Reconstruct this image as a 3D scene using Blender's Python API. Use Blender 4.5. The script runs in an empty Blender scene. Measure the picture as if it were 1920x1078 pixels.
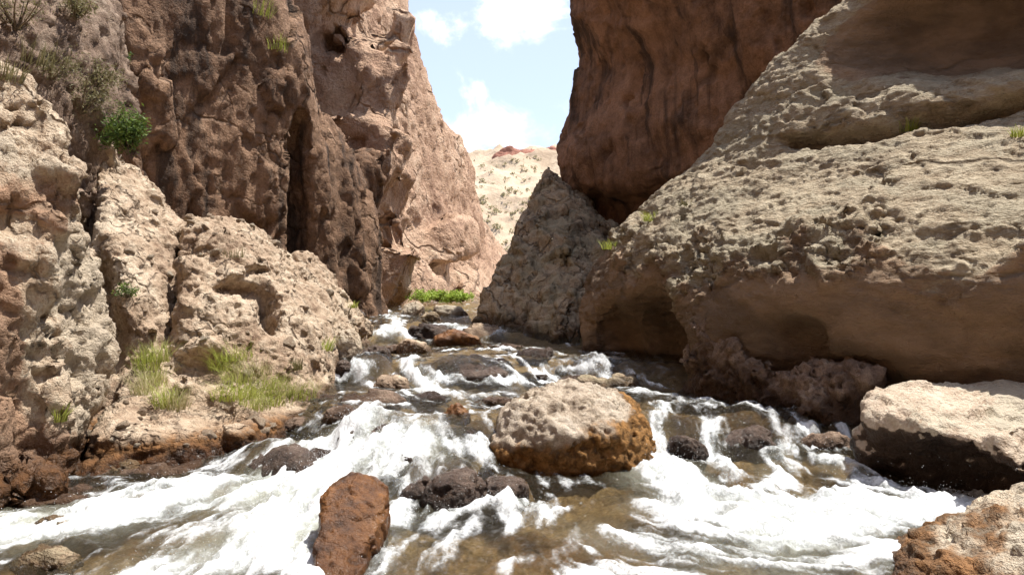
import bpy, bmesh, math, random
import numpy as np
import openvdb as vdb
from mathutils import Vector, Matrix
from mathutils.bvhtree import BVHTree

# ------------------------------------------------------------------ camera, light, exposure
S = bpy.context.scene
COL = S.collection
F, CX, CY, CZ = 1450.0, 960.0, 539.0, 1.5
cam = bpy.data.cameras.new("camera"); cam.sensor_width = 36.0; cam.lens = 36.0 * F / 1920.0
cam.clip_start = 0.05; cam.clip_end = 2000.0
camo = bpy.data.objects.new("camera", cam); COL.objects.link(camo)
camo.location = (0, 0, CZ); camo.rotation_euler = (math.radians(90), 0, 0)
S.camera = camo
SUN_EL, SUN_AZ = math.radians(69.0), math.radians(72.0)      # azimuth measured from +Y (up the gorge) towards +X
sun = bpy.data.lights.new("sun", 'SUN'); sun.energy = 4.6; sun.angle = math.radians(0.53); sun.color = (1.0, 0.955, 0.88)
suno = bpy.data.objects.new("sun", sun); COL.objects.link(suno)
sdir = Vector((math.cos(SUN_EL) * math.sin(SUN_AZ), math.cos(SUN_EL) * math.cos(SUN_AZ), math.sin(SUN_EL)))
suno.rotation_euler = sdir.to_track_quat('Z', 'Y').to_euler(); suno.location = (0, 0, 30)
W = bpy.data.worlds.new("World"); S.world = W; W.use_nodes = True
SKY_STRENGTH = 0.112
S.view_settings.view_transform = 'Standard'; S.view_settings.look = 'None'
S.view_settings.gamma = 1.0; S.view_settings.use_curve_mapping = False
S.view_settings.exposure = 0.86
S.render.engine = 'CYCLES'
S.cycles.use_denoising = True
S.cycles.max_bounces = 5; S.cycles.diffuse_bounces = 3; S.cycles.glossy_bounces = 2
S.cycles.use_adaptive_sampling = True; S.cycles.adaptive_threshold = 0.02
S.cycles.transparent_max_bounces = 8; S.cycles.transmission_bounces = 4
S.cycles.caustics_reflective = False; S.cycles.caustics_refractive = False

# ------------------------------------------------------------------ node helper
class NT:
    def __init__(s, tree): s.t = tree; s.t.nodes.clear()
    def n(s, typ, inputs=None, **kw):
        nd = s.t.nodes.new(typ)
        for k, v in kw.items(): setattr(nd, k, v)
        for k, v in (inputs or {}).items(): s.set(nd.inputs[k], v)
        return nd
    def set(s, sock, v):
        if isinstance(v, bpy.types.NodeSocket): s.t.links.new(v, sock)
        elif isinstance(v, bpy.types.Node): s.t.links.new(v.outputs[0], sock)
        else:
            if sock.type == 'RGBA' and len(v) == 3: v = (*v, 1)
            sock.default_value = v
    def math(s, op, a, b=0.0, c=None, clamp=False):
        nd = s.t.nodes.new('ShaderNodeMath'); nd.operation = op; nd.use_clamp = clamp
        s.set(nd.inputs[0], a); s.set(nd.inputs[1], b)
        if c is not None: s.set(nd.inputs[2], c)
        return nd.outputs[0]
    def vmath(s, op, a, b):
        nd = s.t.nodes.new('ShaderNodeVectorMath'); nd.operation = op
        s.set(nd.inputs[0], a); s.set(nd.inputs[1], b)
        return nd
    def mix(s, fac, a, b, mode='MIX'):
        nd = s.t.nodes.new('ShaderNodeMix'); nd.data_type = 'RGBA'; nd.blend_type = mode
        s.set(nd.inputs[0], fac); s.set(nd.inputs[6], a); s.set(nd.inputs[7], b)
        return nd.outputs[2]
    def smooth(s, x, lo, hi, to0=0.0, to1=1.0):
        nd = s.t.nodes.new('ShaderNodeMapRange'); nd.interpolation_type = 'SMOOTHSTEP'
        s.set(nd.inputs[0], x); s.set(nd.inputs[1], lo); s.set(nd.inputs[2], hi); s.set(nd.inputs[3], to0); s.set(nd.inputs[4], to1)
        return nd.outputs[0]
    def ramp(s, fac, stops):
        nd = s.t.nodes.new('ShaderNodeValToRGB'); cr = nd.color_ramp
        while len(cr.elements) < len(stops): cr.elements.new(0.5)
        for e, (p, c) in zip(cr.elements, stops): e.position = p; e.color = (*c, 1)
        s.set(nd.inputs[0], fac); return nd.outputs[0]
    def noise(s, vec, scale, detail=5, rough=0.55, dist=0.0):
        return s.n('ShaderNodeTexNoise', {'Vector': vec, 'Scale': scale, 'Detail': detail, 'Roughness': rough, 'Distortion': dist}).outputs[0]
    def attr(s, name): return s.n('ShaderNodeAttribute', attribute_name=name).outputs['Fac']

# ------------------------------------------------------------------ sky with fair-weather clouds
def pixdir(px, py): return Vector(((px - CX) / F, 1.0, (CY - py) / F)).normalized()
t = NT(W.node_tree)
sky = t.n('ShaderNodeTexSky', sky_type='NISHITA', sun_disc=False, sun_elevation=SUN_EL, sun_rotation=SUN_AZ,
          altitude=1500.0, air_density=1.0, dust_density=4.0, ozone_density=1.0)
gen = t.n('ShaderNodeTexCoord').outputs['Generated']
fine = t.noise(gen, 8.0, 9, 0.66, 0.8)
wv = t.n('ShaderNodeTexNoise', {'Vector': gen, 'Scale': 11.0, 'Detail': 5.0, 'Roughness': .6}).outputs['Color']
gw = t.vmath('ADD', gen, t.vmath('MULTIPLY', t.vmath('SUBTRACT', wv, (.5, .5, .5)).outputs[0], (.16, .16, .10)).outputs[0]).outputs[0]
broad = t.noise(t.vmath('ADD', gen, (3.1, 0.4, 1.7)).outputs[0], 2.6, 3, 0.5)
cov = t.math('MULTIPLY', t.math('SUBTRACT', broad, 0.60), 2.2)                       # scattered clouds over the whole sky
for (px, py, r, g) in ((990, 5, 0.085, 1.1), (890, 255, 0.075, .8), (940, 300, 0.06, .6), (885, 160, 0.035, .55), (800, 55, 0.04, .5), (745, 40, 0.04, .5), (850, 235, .06, .7)):
    dst = t.vmath('DISTANCE', gw, tuple(pixdir(px, py))).outputs['Value']
    cov = t.math('MAXIMUM', cov, t.math('MULTIPLY', t.smooth(dst, r, 0.0), g))
cl = t.smooth(t.math('ADD', cov, t.math('MULTIPLY', t.math('SUBTRACT', fine, 0.5), 2.2)), 0.15, 1.15)
veil = t.mix(.34, sky.outputs[0], (7.2, 7.8, 9.3))                                       # thin high haze over the whole sky
skyc = t.mix(cl, veil, (10.5, 10.6, 10.8))
bg = t.n('ShaderNodeBackground', {'Color': skyc, 'Strength': SKY_STRENGTH})
t.n('ShaderNodeOutputWorld', {'Surface': bg.outputs[0]})

# ------------------------------------------------------------------ numeric noise
_r = np.random.RandomState(7)
PERM = np.concatenate([_r.permutation(256)] * 3).astype(np.int32)
G3 = _r.normal(size=(256, 3)).astype(np.float32); G3 /= np.linalg.norm(G3, axis=1)[:, None]
RND = _r.rand(256, 4).astype(np.float32)
VAL = _r.uniform(-1, 1, 64 ** 3).astype(np.float32); HSH = _r.randint(0, 256, 64 ** 3).astype(np.int32)
ROT = np.array([[.00, .80, .60], [-.80, .36, -.48], [-.60, -.48, .64]], np.float32)
def pn(p):
    p = np.asarray(p, np.float32); f0 = np.floor(p); i = f0.astype(np.int32); f = p - f0
    u = f * f * f * (f * (f * 6 - 15) + 10); ux, uy, uz = u[:, 0], u[:, 1], u[:, 2]
    xs = ((i[:, 0] & 63) << 12, ((i[:, 0] + 1) & 63) << 12); ys = ((i[:, 1] & 63) << 6, ((i[:, 1] + 1) & 63) << 6); zs = (i[:, 2] & 63, (i[:, 2] + 1) & 63)
    def row(a, b): v0 = VAL[a + b + zs[0]]; return v0 + (VAL[a + b + zs[1]] - v0) * uz
    def pl(a): r0 = row(a, ys[0]); return r0 + (row(a, ys[1]) - r0) * uy
    r = pl(xs[0]); return r + (pl(xs[1]) - r) * ux
def fbm(p, o=4, gain=.5, seed=0.0):
    s = 0; a = 1.0; p = np.asarray(p, np.float32) + np.float32(seed * 17.31 + 31.7)
    for _ in range(o): s = s + a * pn(p); p = (p @ ROT) * np.float32(2.03) + np.float32(5.3); a *= gain
    return s
def ridged(p, o=4, gain=.5, seed=0.0):
    s = 0; a = 1.0; p = np.asarray(p, np.float32) + np.float32(seed * 11.7 + 13.1)
    for _ in range(o): s = s + a * (1 - 2 * np.abs(pn(p))); p = (p @ ROT) * np.float32(2.03) + np.float32(5.3); a *= gain
    return s
def worley(p, seed=0.0, jit=.8, rel=False):
    p = np.asarray(p, np.float32) + np.float32(seed * 9.13 + 50.5); i = np.floor(p - .5).astype(np.int32)
    off = np.float32(.5 - jit / 2); n = len(p)
    f1 = np.full(n, 9., np.float32); f2 = f1.copy(); idm = np.zeros(n, np.int32); code = np.zeros(n, np.int32)
    for k in range(8):
        dx, dy, dz = k >> 2, (k >> 1) & 1, k & 1
        hh = HSH[(((i[:, 0] + dx) & 63) << 12) + (((i[:, 1] + dy) & 63) << 6) + ((i[:, 2] + dz) & 63)]
        d = (i[:, 0] + (dx + off) + RX[hh] * jit - p[:, 0]) ** 2 + (i[:, 1] + (dy + off) + RY[hh] * jit - p[:, 1]) ** 2 + (i[:, 2] + (dz + off) + RZ[hh] * jit - p[:, 2]) ** 2
        c = d < f1; f2 = np.where(c, f1, np.minimum(f2, d)); idm = np.where(c, hh, idm); code = np.where(c, k, code); f1 = np.where(c, d, f1)
    if rel:
        r = i + np.stack([code >> 2, (code >> 1) & 1, code & 1], 1) + off + RND[idm, :3] * jit - p
        return np.sqrt(f1), np.sqrt(f2), idm, r
    return np.sqrt(f1), np.sqrt(f2), idm
RX, RY, RZ = (np.ascontiguousarray(RND[:, c]) for c in range(3))
def sst(x, a, b): tt = np.clip((x - a) / (b - a), 0, 1); return tt * tt * (3 - 2 * tt)

# displacement recipes: each returns f(points, normals) -> offset along the normal
def d_fbm(scale, amp, o=5, gain=.5, seed=0, st=(1, 1, 1)): return lambda p, n: amp * fbm(p * scale * np.array(st), o, gain, seed)
def d_ridge(scale, amp, o=4, gain=.5, seed=0, st=(1, 1, 1)): return lambda p, n: amp * (ridged(p * scale * np.array(st), o, gain, seed) - .6)
def d_facet(scale, amp, seed=0, crack=0.0, st=(1, 1, 1), tilt=1.3):
    def f(p, n):
        q = p * scale * np.array(st); q = q + .45 * np.stack([fbm(q * .7, 3, .5, seed + k) for k in (1, 2, 3)], 1)
        f1, f2, idm, rel = worley(q, seed, rel=True)
        h = amp * (tilt * (rel * G3[(idm * 7 + 3) & 255]).sum(1) + RND[idm, 3] - .5)
        return h - crack * (1 - sst(f2 - f1, 0, .10))
    return f
def d_chunk(scale, amp, seed=0, st=(1, 1, 1), thr=0.0):
    def f(p, n):
        q = p * scale * np.array(st); q = q + .45 * np.stack([fbm(q * 1.1, 3, .55, seed + k) for k in (1, 2, 3)], 1)
        f1, f2, idm, rel = worley(q, seed, rel=True)
        e = f2 - f1
        flat = .75 * sst(e, .0, .16) + .25 * sst(e, .1, .6)
        return amp * flat * np.clip(.25 + .9 * RND[idm, 3] + .8 * (rel * G3[(idm * 5 + 1) & 255]).sum(1), .05, 2) * (RND[(idm + 31) & 255, 3] > thr)
    return f
def d_pits(scale, depth, rad=.38, seed=0, dens=.5, st=(1, 1, 1)):
    def f(p, n):
        q = p * scale * np.array(st) + .3 * np.stack([pn(p * scale * 2 + k * 9) for k in (1, 2, 3)], 1)
        f1, f2, idm = worley(q, seed)
        return -depth * (1 - sst(f1, rad * .35, rad)) * (RND[idm, 3] < dens)
    return f
def masked(f, m): return lambda p, n: f(p, n) * m(p)
def nmask(scale, lo_, hi_, seed): return lambda p: sst(fbm(p * scale, 3, .5, seed), lo_, hi_)
def d_strata(axis, period, amp, seed=0, warp=.25):
    ax = np.array(axis, float); ax /= np.linalg.norm(ax)
    def f(p, n):
        s = (p @ ax) / period + warp * fbm(p * .9, 3, .5, seed)
        k = np.floor(s); fr = s - k
        r0 = RND[(k.astype(int) * 13 + int(seed * 5)) & 255, 3]; r1 = RND[((k.astype(int) + 1) * 13 + int(seed * 5)) & 255, 3]
        return amp * (r0 + (r1 - r0) * sst(fr, .72, 1.0) - .5) - amp * .55 * np.exp(-((fr - .9) / .06) ** 2)
    return f

# ------------------------------------------------------------------ stream geometry (surface level as a function of place)
def P(px, py, d): return ((px - CX) / F * d, d, CZ - (py - CY) / F * d)
def ystep1(x): return 5.7 + .98 * sst(x, -.5, .5) + 2.2 * sst(-x, .9, 2.6)
def ystep2(x): return 9.2 + .25 * np.sin(x * 2.1)
def water_base(x, y):
    z = .05 * np.clip(y - 4, -1, 2.2)
    y1 = ystep1(x)
    z = z + .25 * sst(y, y1 - .55, y1 + .75)
    z = z + .24 * sst(y, ystep2(x) - .35, ystep2(x) + .35)
    z = z + .20 * sst(y, 12.5, 13.3)
    z = z + .030 * np.clip(y - 13, 0, 40)
    return z
_dd = np.linspace(2.5, 40, 5000)
def on_water(px, py):
    x, y, z = (px - CX) / F * _dd, _dd, CZ - (py - CY) / F * _dd
    k = int(np.argmax(z <= water_base(x, y)))
    return np.array([x[k], y[k], z[k]])

# ------------------------------------------------------------------ mesh helpers
def link(o): COL.objects.link(o); return o
def mesh_from(name, v, quads, mats=(), attrs=None, smooth=True):
    me = bpy.data.meshes.new(name); v = np.asarray(v, np.float32); q = np.asarray(quads, np.int32)
    nf, k = q.shape
    me.vertices.add(len(v)); me.vertices.foreach_set('co', v.ravel())
    me.loops.add(nf * k); me.loops.foreach_set('vertex_index', q.ravel())
    me.polygons.add(nf); me.polygons.foreach_set('loop_start', np.arange(0, nf * k, k, dtype=np.int32))
    try: me.polygons.foreach_set('loop_total', np.full(nf, k, np.int32))
    except Exception: pass
    me.update(calc_edges=True)
    if smooth: me.shade_smooth()
    for m in mats: me.materials.append(m)
    for kk, a in (attrs or {}).items():
        at = me.attributes.new(kk, 'FLOAT', 'POINT'); at.data.foreach_set('value', np.ascontiguousarray(a, dtype=np.float32))
    return me
def vnormals(v, q):
    fn = np.cross(v[q[:, 2]] - v[q[:, 0]], v[q[:, 3 if q.shape[1] > 3 else 1]] - v[q[:, 1 if q.shape[1] > 3 else 0]])
    if q.shape[1] == 3: fn = -fn
    n = np.zeros_like(v)
    for c in range(3):
        acc = np.zeros(len(v))
        for k in range(q.shape[1]): acc += np.bincount(q[:, k], weights=fn[:, c], minlength=len(v))
        n[:, c] = acc
    return n / np.maximum(np.linalg.norm(n, axis=1), 1e-12)[:, None]
def subdivide(v, q):
    nv, nf = len(v), len(q)
    e = np.concatenate([np.stack([q[:, i], q[:, (i + 1) % 4]], 1) for i in range(4)]); e.sort(axis=1)
    ue, inv = np.unique(e[:, 0].astype(np.int64) * nv + e[:, 1], return_inverse=True)
    a, b = ue // nv, ue % nv
    fp = v[q].mean(1); em = (v[a] + v[b]) / 2
    fi = nv + len(ue) + np.arange(nf); ei = [nv + inv[i * nf:(i + 1) * nf] for i in range(4)]
    # light smoothing of the old points keeps voxel steps from showing
    nb = np.zeros_like(v); cnt = np.bincount(a, minlength=nv) + np.bincount(b, minlength=nv)
    for c in range(3): nb[:, c] = np.bincount(a, weights=v[b, c], minlength=nv) + np.bincount(b, weights=v[a, c], minlength=nv)
    vs = .75 * v + .25 * nb / np.maximum(cnt, 1)[:, None]
    V = np.concatenate([vs, em, fp])
    Q = np.concatenate([np.stack([q[:, i], ei[i], fi, ei[(i + 3) % 4]], 1) for i in range(4)])
    return V, Q
def hull_planes(pts):
    bm = bmesh.new()
    for p in pts: bm.verts.new(p)
    bmesh.ops.convex_hull(bm, input=bm.verts)
    pl = []
    for f in bm.faces:
        f.normal_update(); n = np.array(f.normal); 
        if np.linalg.norm(n) < .5: continue
        d = float(n @ np.array(f.verts[0].co))
        if not any(abs(n @ m[0] - 1) < 1e-4 and abs(d - m[1]) < 1e-3 for m in pl): pl.append((n, d))
    c = np.mean(np.array(pts), 0)
    bm.free()
    return [(n, d) if n @ c < d else (-n, -d) for n, d in pl]
def rotm(a, b, c):
    return np.array(Matrix.Rotation(c, 3, 'Z') @ Matrix.Rotation(b, 3, 'Y') @ Matrix.Rotation(a, 3, 'X'))
def add_blocks(D, ax, h, spec):
    """union angular joint blocks onto the surface: spec = (count, rmin, rmax, aspect, rotation, spin, inset, seed, filter)"""
    cnt, r0, r1, asp, rot, spin, inset, seed, filt = spec
    rs = np.random.RandomState(seed)
    idx = np.argwhere(np.abs(D) < h * .6)
    gr = None
    pts = np.stack([ax[0][idx[:, 0]], ax[1][idx[:, 1]], ax[2][idx[:, 2]]], 1).astype(float)
    ok = (pts[:, 2] > -.1)
    n = np.stack([D[np.minimum(idx[:, 0] + 1, D.shape[0] - 1), idx[:, 1], idx[:, 2]] - D[np.maximum(idx[:, 0] - 1, 0), idx[:, 1], idx[:, 2]],
                  D[idx[:, 0], np.minimum(idx[:, 1] + 1, D.shape[1] - 1), idx[:, 2]] - D[idx[:, 0], np.maximum(idx[:, 1] - 1, 0), idx[:, 2]],
                  D[idx[:, 0], idx[:, 1], np.minimum(idx[:, 2] + 1, D.shape[2] - 1)] - D[idx[:, 0], idx[:, 1], np.maximum(idx[:, 2] - 1, 0)]], 1)
    n = n / np.maximum(np.linalg.norm(n, axis=1), 1e-6)[:, None]
    w = np.array([0, 0, 1.5]) - pts; w /= np.linalg.norm(w, axis=1)[:, None]
    ok &= (n * w).sum(1) > -.15
    if filt is not None: ok &= filt(pts)
    pts, n = pts[ok], n[ok]
    if not len(pts): return D
    corners = np.array([(x, y, z) for x in (-1, 1) for y in (-1, 1) for z in (-1, 1)], float)
    for _ in range(cnt):
        k = rs.randint(len(pts)); r = r0 * (r1 / r0) ** (rs.rand() ** 1.6)
        R = rotm(rot[0] + rs.normal() * spin, rot[1] + rs.normal() * spin, rot[2] + rs.normal() * spin)
        c = pts[k] - n[k] * r * inset * rs.uniform(.6, 1.15)
        q = corners * np.array(asp) * r * (1 + rs.uniform(-.35, .25, (8, 3)))
        q = q @ R.T + c
        lo_, hi_ = q.min(0) - 2 * h, q.max(0) + 2 * h
        sl = tuple(slice(max(0, int((lo_[c_] - ax[c_][0]) / h)), min(len(ax[c_]), int((hi_[c_] - ax[c_][0]) / h) + 2)) for c_ in range(3))
        X, Y, Z = ax[0][sl[0]][:, None, None], ax[1][sl[1]][None, :, None], ax[2][sl[2]][None, None, :]
        di = None
        for nn, d in hull_planes(q):
            e = (nn[0] * X + nn[1] * Y + nn[2] * Z - d).astype(np.float32); di = e if di is None else np.maximum(di, e)
        D[sl] = np.minimum(D[sl], di)
    return D
def sdf_mesh(hulls, h, kr, ku, cuts=(), adds=(), kc=.08):
    allp = np.concatenate([np.array(x) for x in hulls])
    lo, hi = allp.min(0) - 3 * h, allp.max(0) + 3 * h
    ax = [np.arange(lo[c], hi[c] + h, h, dtype=np.float32) for c in range(3)]
    X, Y, Z = ax[0][:, None, None], ax[1][None, :, None], ax[2][None, None, :]
    D = None
    for hp in hulls:
        acc = None
        for n, d in hull_planes(hp):
            e = np.exp(np.clip((n[0] * X + n[1] * Y + n[2] * Z - d) / kr, -30, 30)).astype(np.float32)
            acc = e if acc is None else acc + e
        di = kr * np.log(acc) - kr * .5
        if D is None: D = di
        else:
            hh = np.clip(.5 + .5 * (di - D) / ku, 0, 1); D = di + (D - di) * hh - ku * hh * (1 - hh)
    for sp in adds: D = add_blocks(D, ax, h, sp)
    for (c, r, rot) in cuts:
        ca, sa = math.cos(rot), math.sin(rot)
        x, y, z = X - c[0], Y - c[1], Z - c[2]
        u, w = ca * x + sa * y, -sa * x + ca * y
        k = np.sqrt((u / r[0]) ** 2 + (w / r[1]) ** 2 + (z / r[2]) ** 2)
        e = -((k - 1) * min(r)).astype(np.float32)
        hh = np.clip(.5 - .5 * (D - e) / kc, 0, 1); D = D + (e - D) * hh + kc * hh * (1 - hh)
    D[0], D[-1], D[:, 0], D[:, -1], D[:, :, 0], D[:, :, -1] = (np.maximum(s, .5 * h) for s in (D[0], D[-1], D[:, 0], D[:, -1], D[:, :, 0], D[:, :, -1]))
    g = vdb.FloatGrid(background=float(5 * h)); g.copyFromArray(np.ascontiguousarray(np.clip(D, -5 * h, 5 * h)))
    p, q = g.convertToQuads(0.0)
    return p.astype(np.float64) * h + lo, q.astype(np.int64)

BVH = {}
def largest(v, q):
    """keep the one connected body"""
    l = np.arange(len(v)); e = np.concatenate([q[:, [0, 1]], q[:, [1, 2]], q[:, [2, 3]], q[:, [3, 0]]])
    while True:
        m = np.minimum(l[e[:, 0]], l[e[:, 1]]); l2 = l.copy(); np.minimum.at(l2, e[:, 0], m); np.minimum.at(l2, e[:, 1], m); l2 = l2[l2]; l2 = l2[l2]
        if (l2 == l).all(): break
        l = l2
    k = np.bincount(l).argmax(); q = q[l[q[:, 0]] == k]; u, inv = np.unique(q, return_inverse=True)
    return v[u], inv.reshape(q.shape)
def cull(v, q):
    """drop faces turned away from every standpoint around the camera, and what lies deep under the stream"""
    c = v[q].mean(1); n = np.cross(v[q[:, 2]] - v[q[:, 0]], v[q[:, 3]] - v[q[:, 1]]); n /= np.maximum(np.linalg.norm(n, axis=1), 1e-9)[:, None]
    keep = np.zeros(len(q), bool)
    for e in ((-2.5, 0, 1.5), (2.5, 0, 1.5), (0, 2, 3.0), (0, -1.5, 1.0)):
        w = np.array(e) - c; w /= np.linalg.norm(w, axis=1)[:, None]; keep |= (n * w).sum(1) > -.6
    keep &= c[:, 2] > np.minimum(water_base(c[:, 0], c[:, 1]), 1.2) - .35
    q = q[keep]; u, inv = np.unique(q, return_inverse=True)
    return v[u], inv.reshape(q.shape)
def props(o, label=None, cat=None, group=None, kind=None):
    for k, v in (('label', label), ('category', cat), ('group', group), ('kind', kind)):
        if v: o[k] = v
    return o
def rock(name, hulls, mat, label, cat, h=.1, kr=.05, ku=.15, cuts=(), sub=1, coarse=(), fine=(), warp=(.0, 1.), attrs=None, blocks=(), group=None, kc=.08, kind=None, key=None):
    v, q = sdf_mesh([[np.array(p) for p in hp] for hp in hulls], h, kr * .5, ku, cuts, blocks, kc=kc)
    if warp[0]: v = v + warp[0] * np.stack([fbm(v * warp[1], 3, .5, 40 + k) for k in range(3)], 1)
    for f in coarse: v = v + vnormals(v, q) * np.asarray(f(v, None))[:, None]
    v, q = cull(*largest(v, q))
    for _ in range(sub): v, q = subdivide(v, q)
    for f in fine:
        n = vnormals(v, q); v = v + n * np.asarray(f(v, n))[:, None]
    n = vnormals(v, q)
    zw = water_base(v[:, 0], v[:, 1])
    A = {'wet': 1 - sst(v[:, 2] - zw + .10 * fbm(v * 2.5, 3, .5, 3), .03, .16), 'stain': np.zeros(len(v)), 'fresh': np.zeros(len(v))}
    if attrs: A.update({k: f(v, n) for k, f in attrs.items()})
    org = np.array([v[:, 0].mean(), v[:, 1].mean(), v[:, 2].min()])
    me = mesh_from(name, v - org, q, [mat], A)
    o = link(bpy.data.objects.new(name, me)); o.location = org
    props(o, label, cat, group, kind)
    BVH[key or name] = BVHTree.FromPolygons(v.tolist(), q.tolist()) if key else None
    return o

# ------------------------------------------------------------------ rock materials
def rock_mat(name, light, mid, dark, scale=1.0, stain=(.27, .13, .048), speck=.35, bump=.5, streak=0.0, st=(1, 1, 1), varnish=(.03, .022, .018), lich=None, rough=.9, pit=.5, crack=0.0, fresh=(.21, .125, .08)):
    m = bpy.data.materials.new(name); m.use_nodes = True; t = NT(m.node_tree)
    co = t.n('ShaderNodeTexCoord').outputs['Object']
    cs = t.n('ShaderNodeMapping', {'Vector': co, 'Scale': tuple(scale * x for x in st)}).outputs[0]
    n1 = t.noise(cs, 1.1, 4, .62, .3); n2 = t.noise(cs, 6.0, 5, .68); n3 = t.noise(cs, 38.0, 3, .7)
    c = t.ramp(t.math('ADD', t.math('MULTIPLY', n1, .55), t.math('MULTIPLY', n2, .45)), [(.36, dark), (.49, mid), (.62, light)])
    c = t.mix(speck, c, t.mix(1.0, c, t.ramp(n3, [(.30, (.32, .28, .25)), (.5, (.85, .85, .85)), (.7, (1.25, 1.22, 1.2))]), 'MULTIPLY'))
    if lich:
        c = t.mix(t.math('MULTIPLY', t.smooth(t.math('ADD', t.math('MULTIPLY', n1, -1.0), t.math('MULTIPLY', n3, .4)), -.34, -.24), .5), c, lich)
    if streak > 0:
        vs = t.n('ShaderNodeMapping', {'Vector': co, 'Scale': (1.6 * scale, 1.6 * scale, .16 * scale)}).outputs[0]
        sn = t.noise(vs, 1.7, 5, .62, .5)
        c = t.mix(t.math('MULTIPLY', t.smooth(sn, .50, .66), streak), c, varnish)
        c = t.mix(t.math('MULTIPLY', t.smooth(sn, .46, .34), streak * .35), c, light)
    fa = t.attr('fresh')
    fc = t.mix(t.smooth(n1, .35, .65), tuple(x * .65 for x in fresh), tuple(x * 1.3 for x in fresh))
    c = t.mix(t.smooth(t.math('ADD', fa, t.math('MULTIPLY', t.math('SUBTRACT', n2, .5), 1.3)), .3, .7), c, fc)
    ck = None
    if crack > 0:
        wn = t.n('ShaderNodeTexNoise', {'Vector': cs, 'Scale': 2.0, 'Detail': 3.0}).outputs['Color']
        ve = t.n('ShaderNodeTexVoronoi', {'Vector': t.vmath('ADD', cs, wn).outputs[0], 'Scale': crack}, feature='DISTANCE_TO_EDGE').outputs['Distance']
        ck = t.math('MULTIPLY', t.smooth(ve, .0, .055, 1.0, 0.0), t.smooth(n1, .42, .58))
        c = t.mix(t.math('MULTIPLY', ck, .55), c, tuple(x * .45 for x in dark))
    sa = t.attr('stain')
    sf = t.smooth(t.math('ADD', sa, t.math('MULTIPLY', t.math('SUBTRACT', n2, .5), 1.7)), .22, .95)
    sc = t.mix(t.smooth(n2, .3, .7), tuple(x * .22 for x in stain), stain)
    c = t.mix(t.math('MULTIPLY', sf, t.math('MINIMUM', sa, 1.0)), c, sc)
    wet = t.attr('wet')
    c = t.mix(wet, c, t.mix(1.0, c, (.32, .26, .21), 'MULTIPLY'))
    rgh = t.math('SUBTRACT', rough, t.math('MULTIPLY', wet, rough - .28))
    hgt = t.math('ADD', t.math('MULTIPLY', n2, .8), t.math('MULTIPLY', n3, .3))
    if ck is not None: hgt = t.math('SUBTRACT', hgt, t.math('MULTIPLY', ck, .5))
    b = t.n('ShaderNodeBump', {'Height': hgt, 'Strength': bump, 'Distance': .16 / scale})
    bs = t.n('ShaderNodeBsdfPrincipled', {'Base Color': c, 'Roughness': rgh, 'Normal': b.outputs[0], 'Specular IOR Level': .25})
    t.n('ShaderNodeOutputMaterial', {'Surface': bs.outputs[0]})
    return m

M_pale = rock_mat('pale_pitted_rock', (.64, .55, .42), (.47, .365, .26), (.22, .155, .10), 1.3, bump=.8, lich=(.54, .50, .40), fresh=(.27, .17, .11))
M_near = rock_mat('cream_and_brown_rock', (.60, .50, .375), (.41, .30, .205), (.20, .13, .082), 1.2, bump=.8, lich=(.56, .50, .39), fresh=(.28, .175, .112), crack=1.0)
M_rubble = rock_mat('tan_conglomerate', (.63, .52, .39), (.45, .335, .235), (.22, .14, .09), 1.5, bump=.8, crack=1.2)
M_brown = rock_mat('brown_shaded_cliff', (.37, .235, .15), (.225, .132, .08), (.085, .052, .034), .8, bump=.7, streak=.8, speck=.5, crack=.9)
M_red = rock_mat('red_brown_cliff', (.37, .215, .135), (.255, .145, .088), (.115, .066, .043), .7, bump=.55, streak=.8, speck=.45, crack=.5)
M_pink = rock_mat('pink_fractured_cliff', (.57, .41, .29), (.45, .295, .20), (.27, .16, .105), .35, bump=.8, speck=.35, crack=1.3)
M_grey = rock_mat('tan_grey_boulder', (.54, .46, .33), (.40, .315, .215), (.22, .16, .10), 1.0, bump=1.0, lich=(.46, .42, .31), st=(.8, .8, 1.9), fresh=(.285, .195, .125), crack=.5)
M_mid = rock_mat('streaked_olive_rock', (.58, .465, .325), (.43, .32, .21), (.17, .12, .075), 1.0, bump=.9, streak=.5, lich=(.40, .36, .24), crack=1.2)
M_center = rock_mat('orange_based_boulder', (.62, .54, .44), (.46, .375, .285), (.20, .15, .11), 2.6, stain=(.36, .185, .062), bump=.8, speck=.6)
M_slab = rock_mat('rust_wet_slab', (.30, .15, .06), (.185, .085, .035), (.07, .035, .02), 2.4, stain=(.28, .115, .03), bump=.5, rough=.38, crack=.9)
M_wetdark = rock_mat('dark_wet_rock', (.22, .165, .13), (.115, .08, .062), (.045, .032, .026), 2.4, bump=.9, rough=.28, speck=.7)
M_crust = rock_mat('brown_crusty_rock', (.42, .32, .24), (.26, .18, .13), (.11, .075, .055), 2.0, bump=.9, speck=.6)
M_hill = rock_mat('pale_dry_hillside', (.50, .405, .295), (.42, .325, .23), (.28, .205, .14), .05, bump=.3, speck=.2)
M_redcap = rock_mat('red_caprock', (.45, .23, .17), (.35, .16, .11), (.22, .10, .07), .2, bump=.4)

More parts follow.
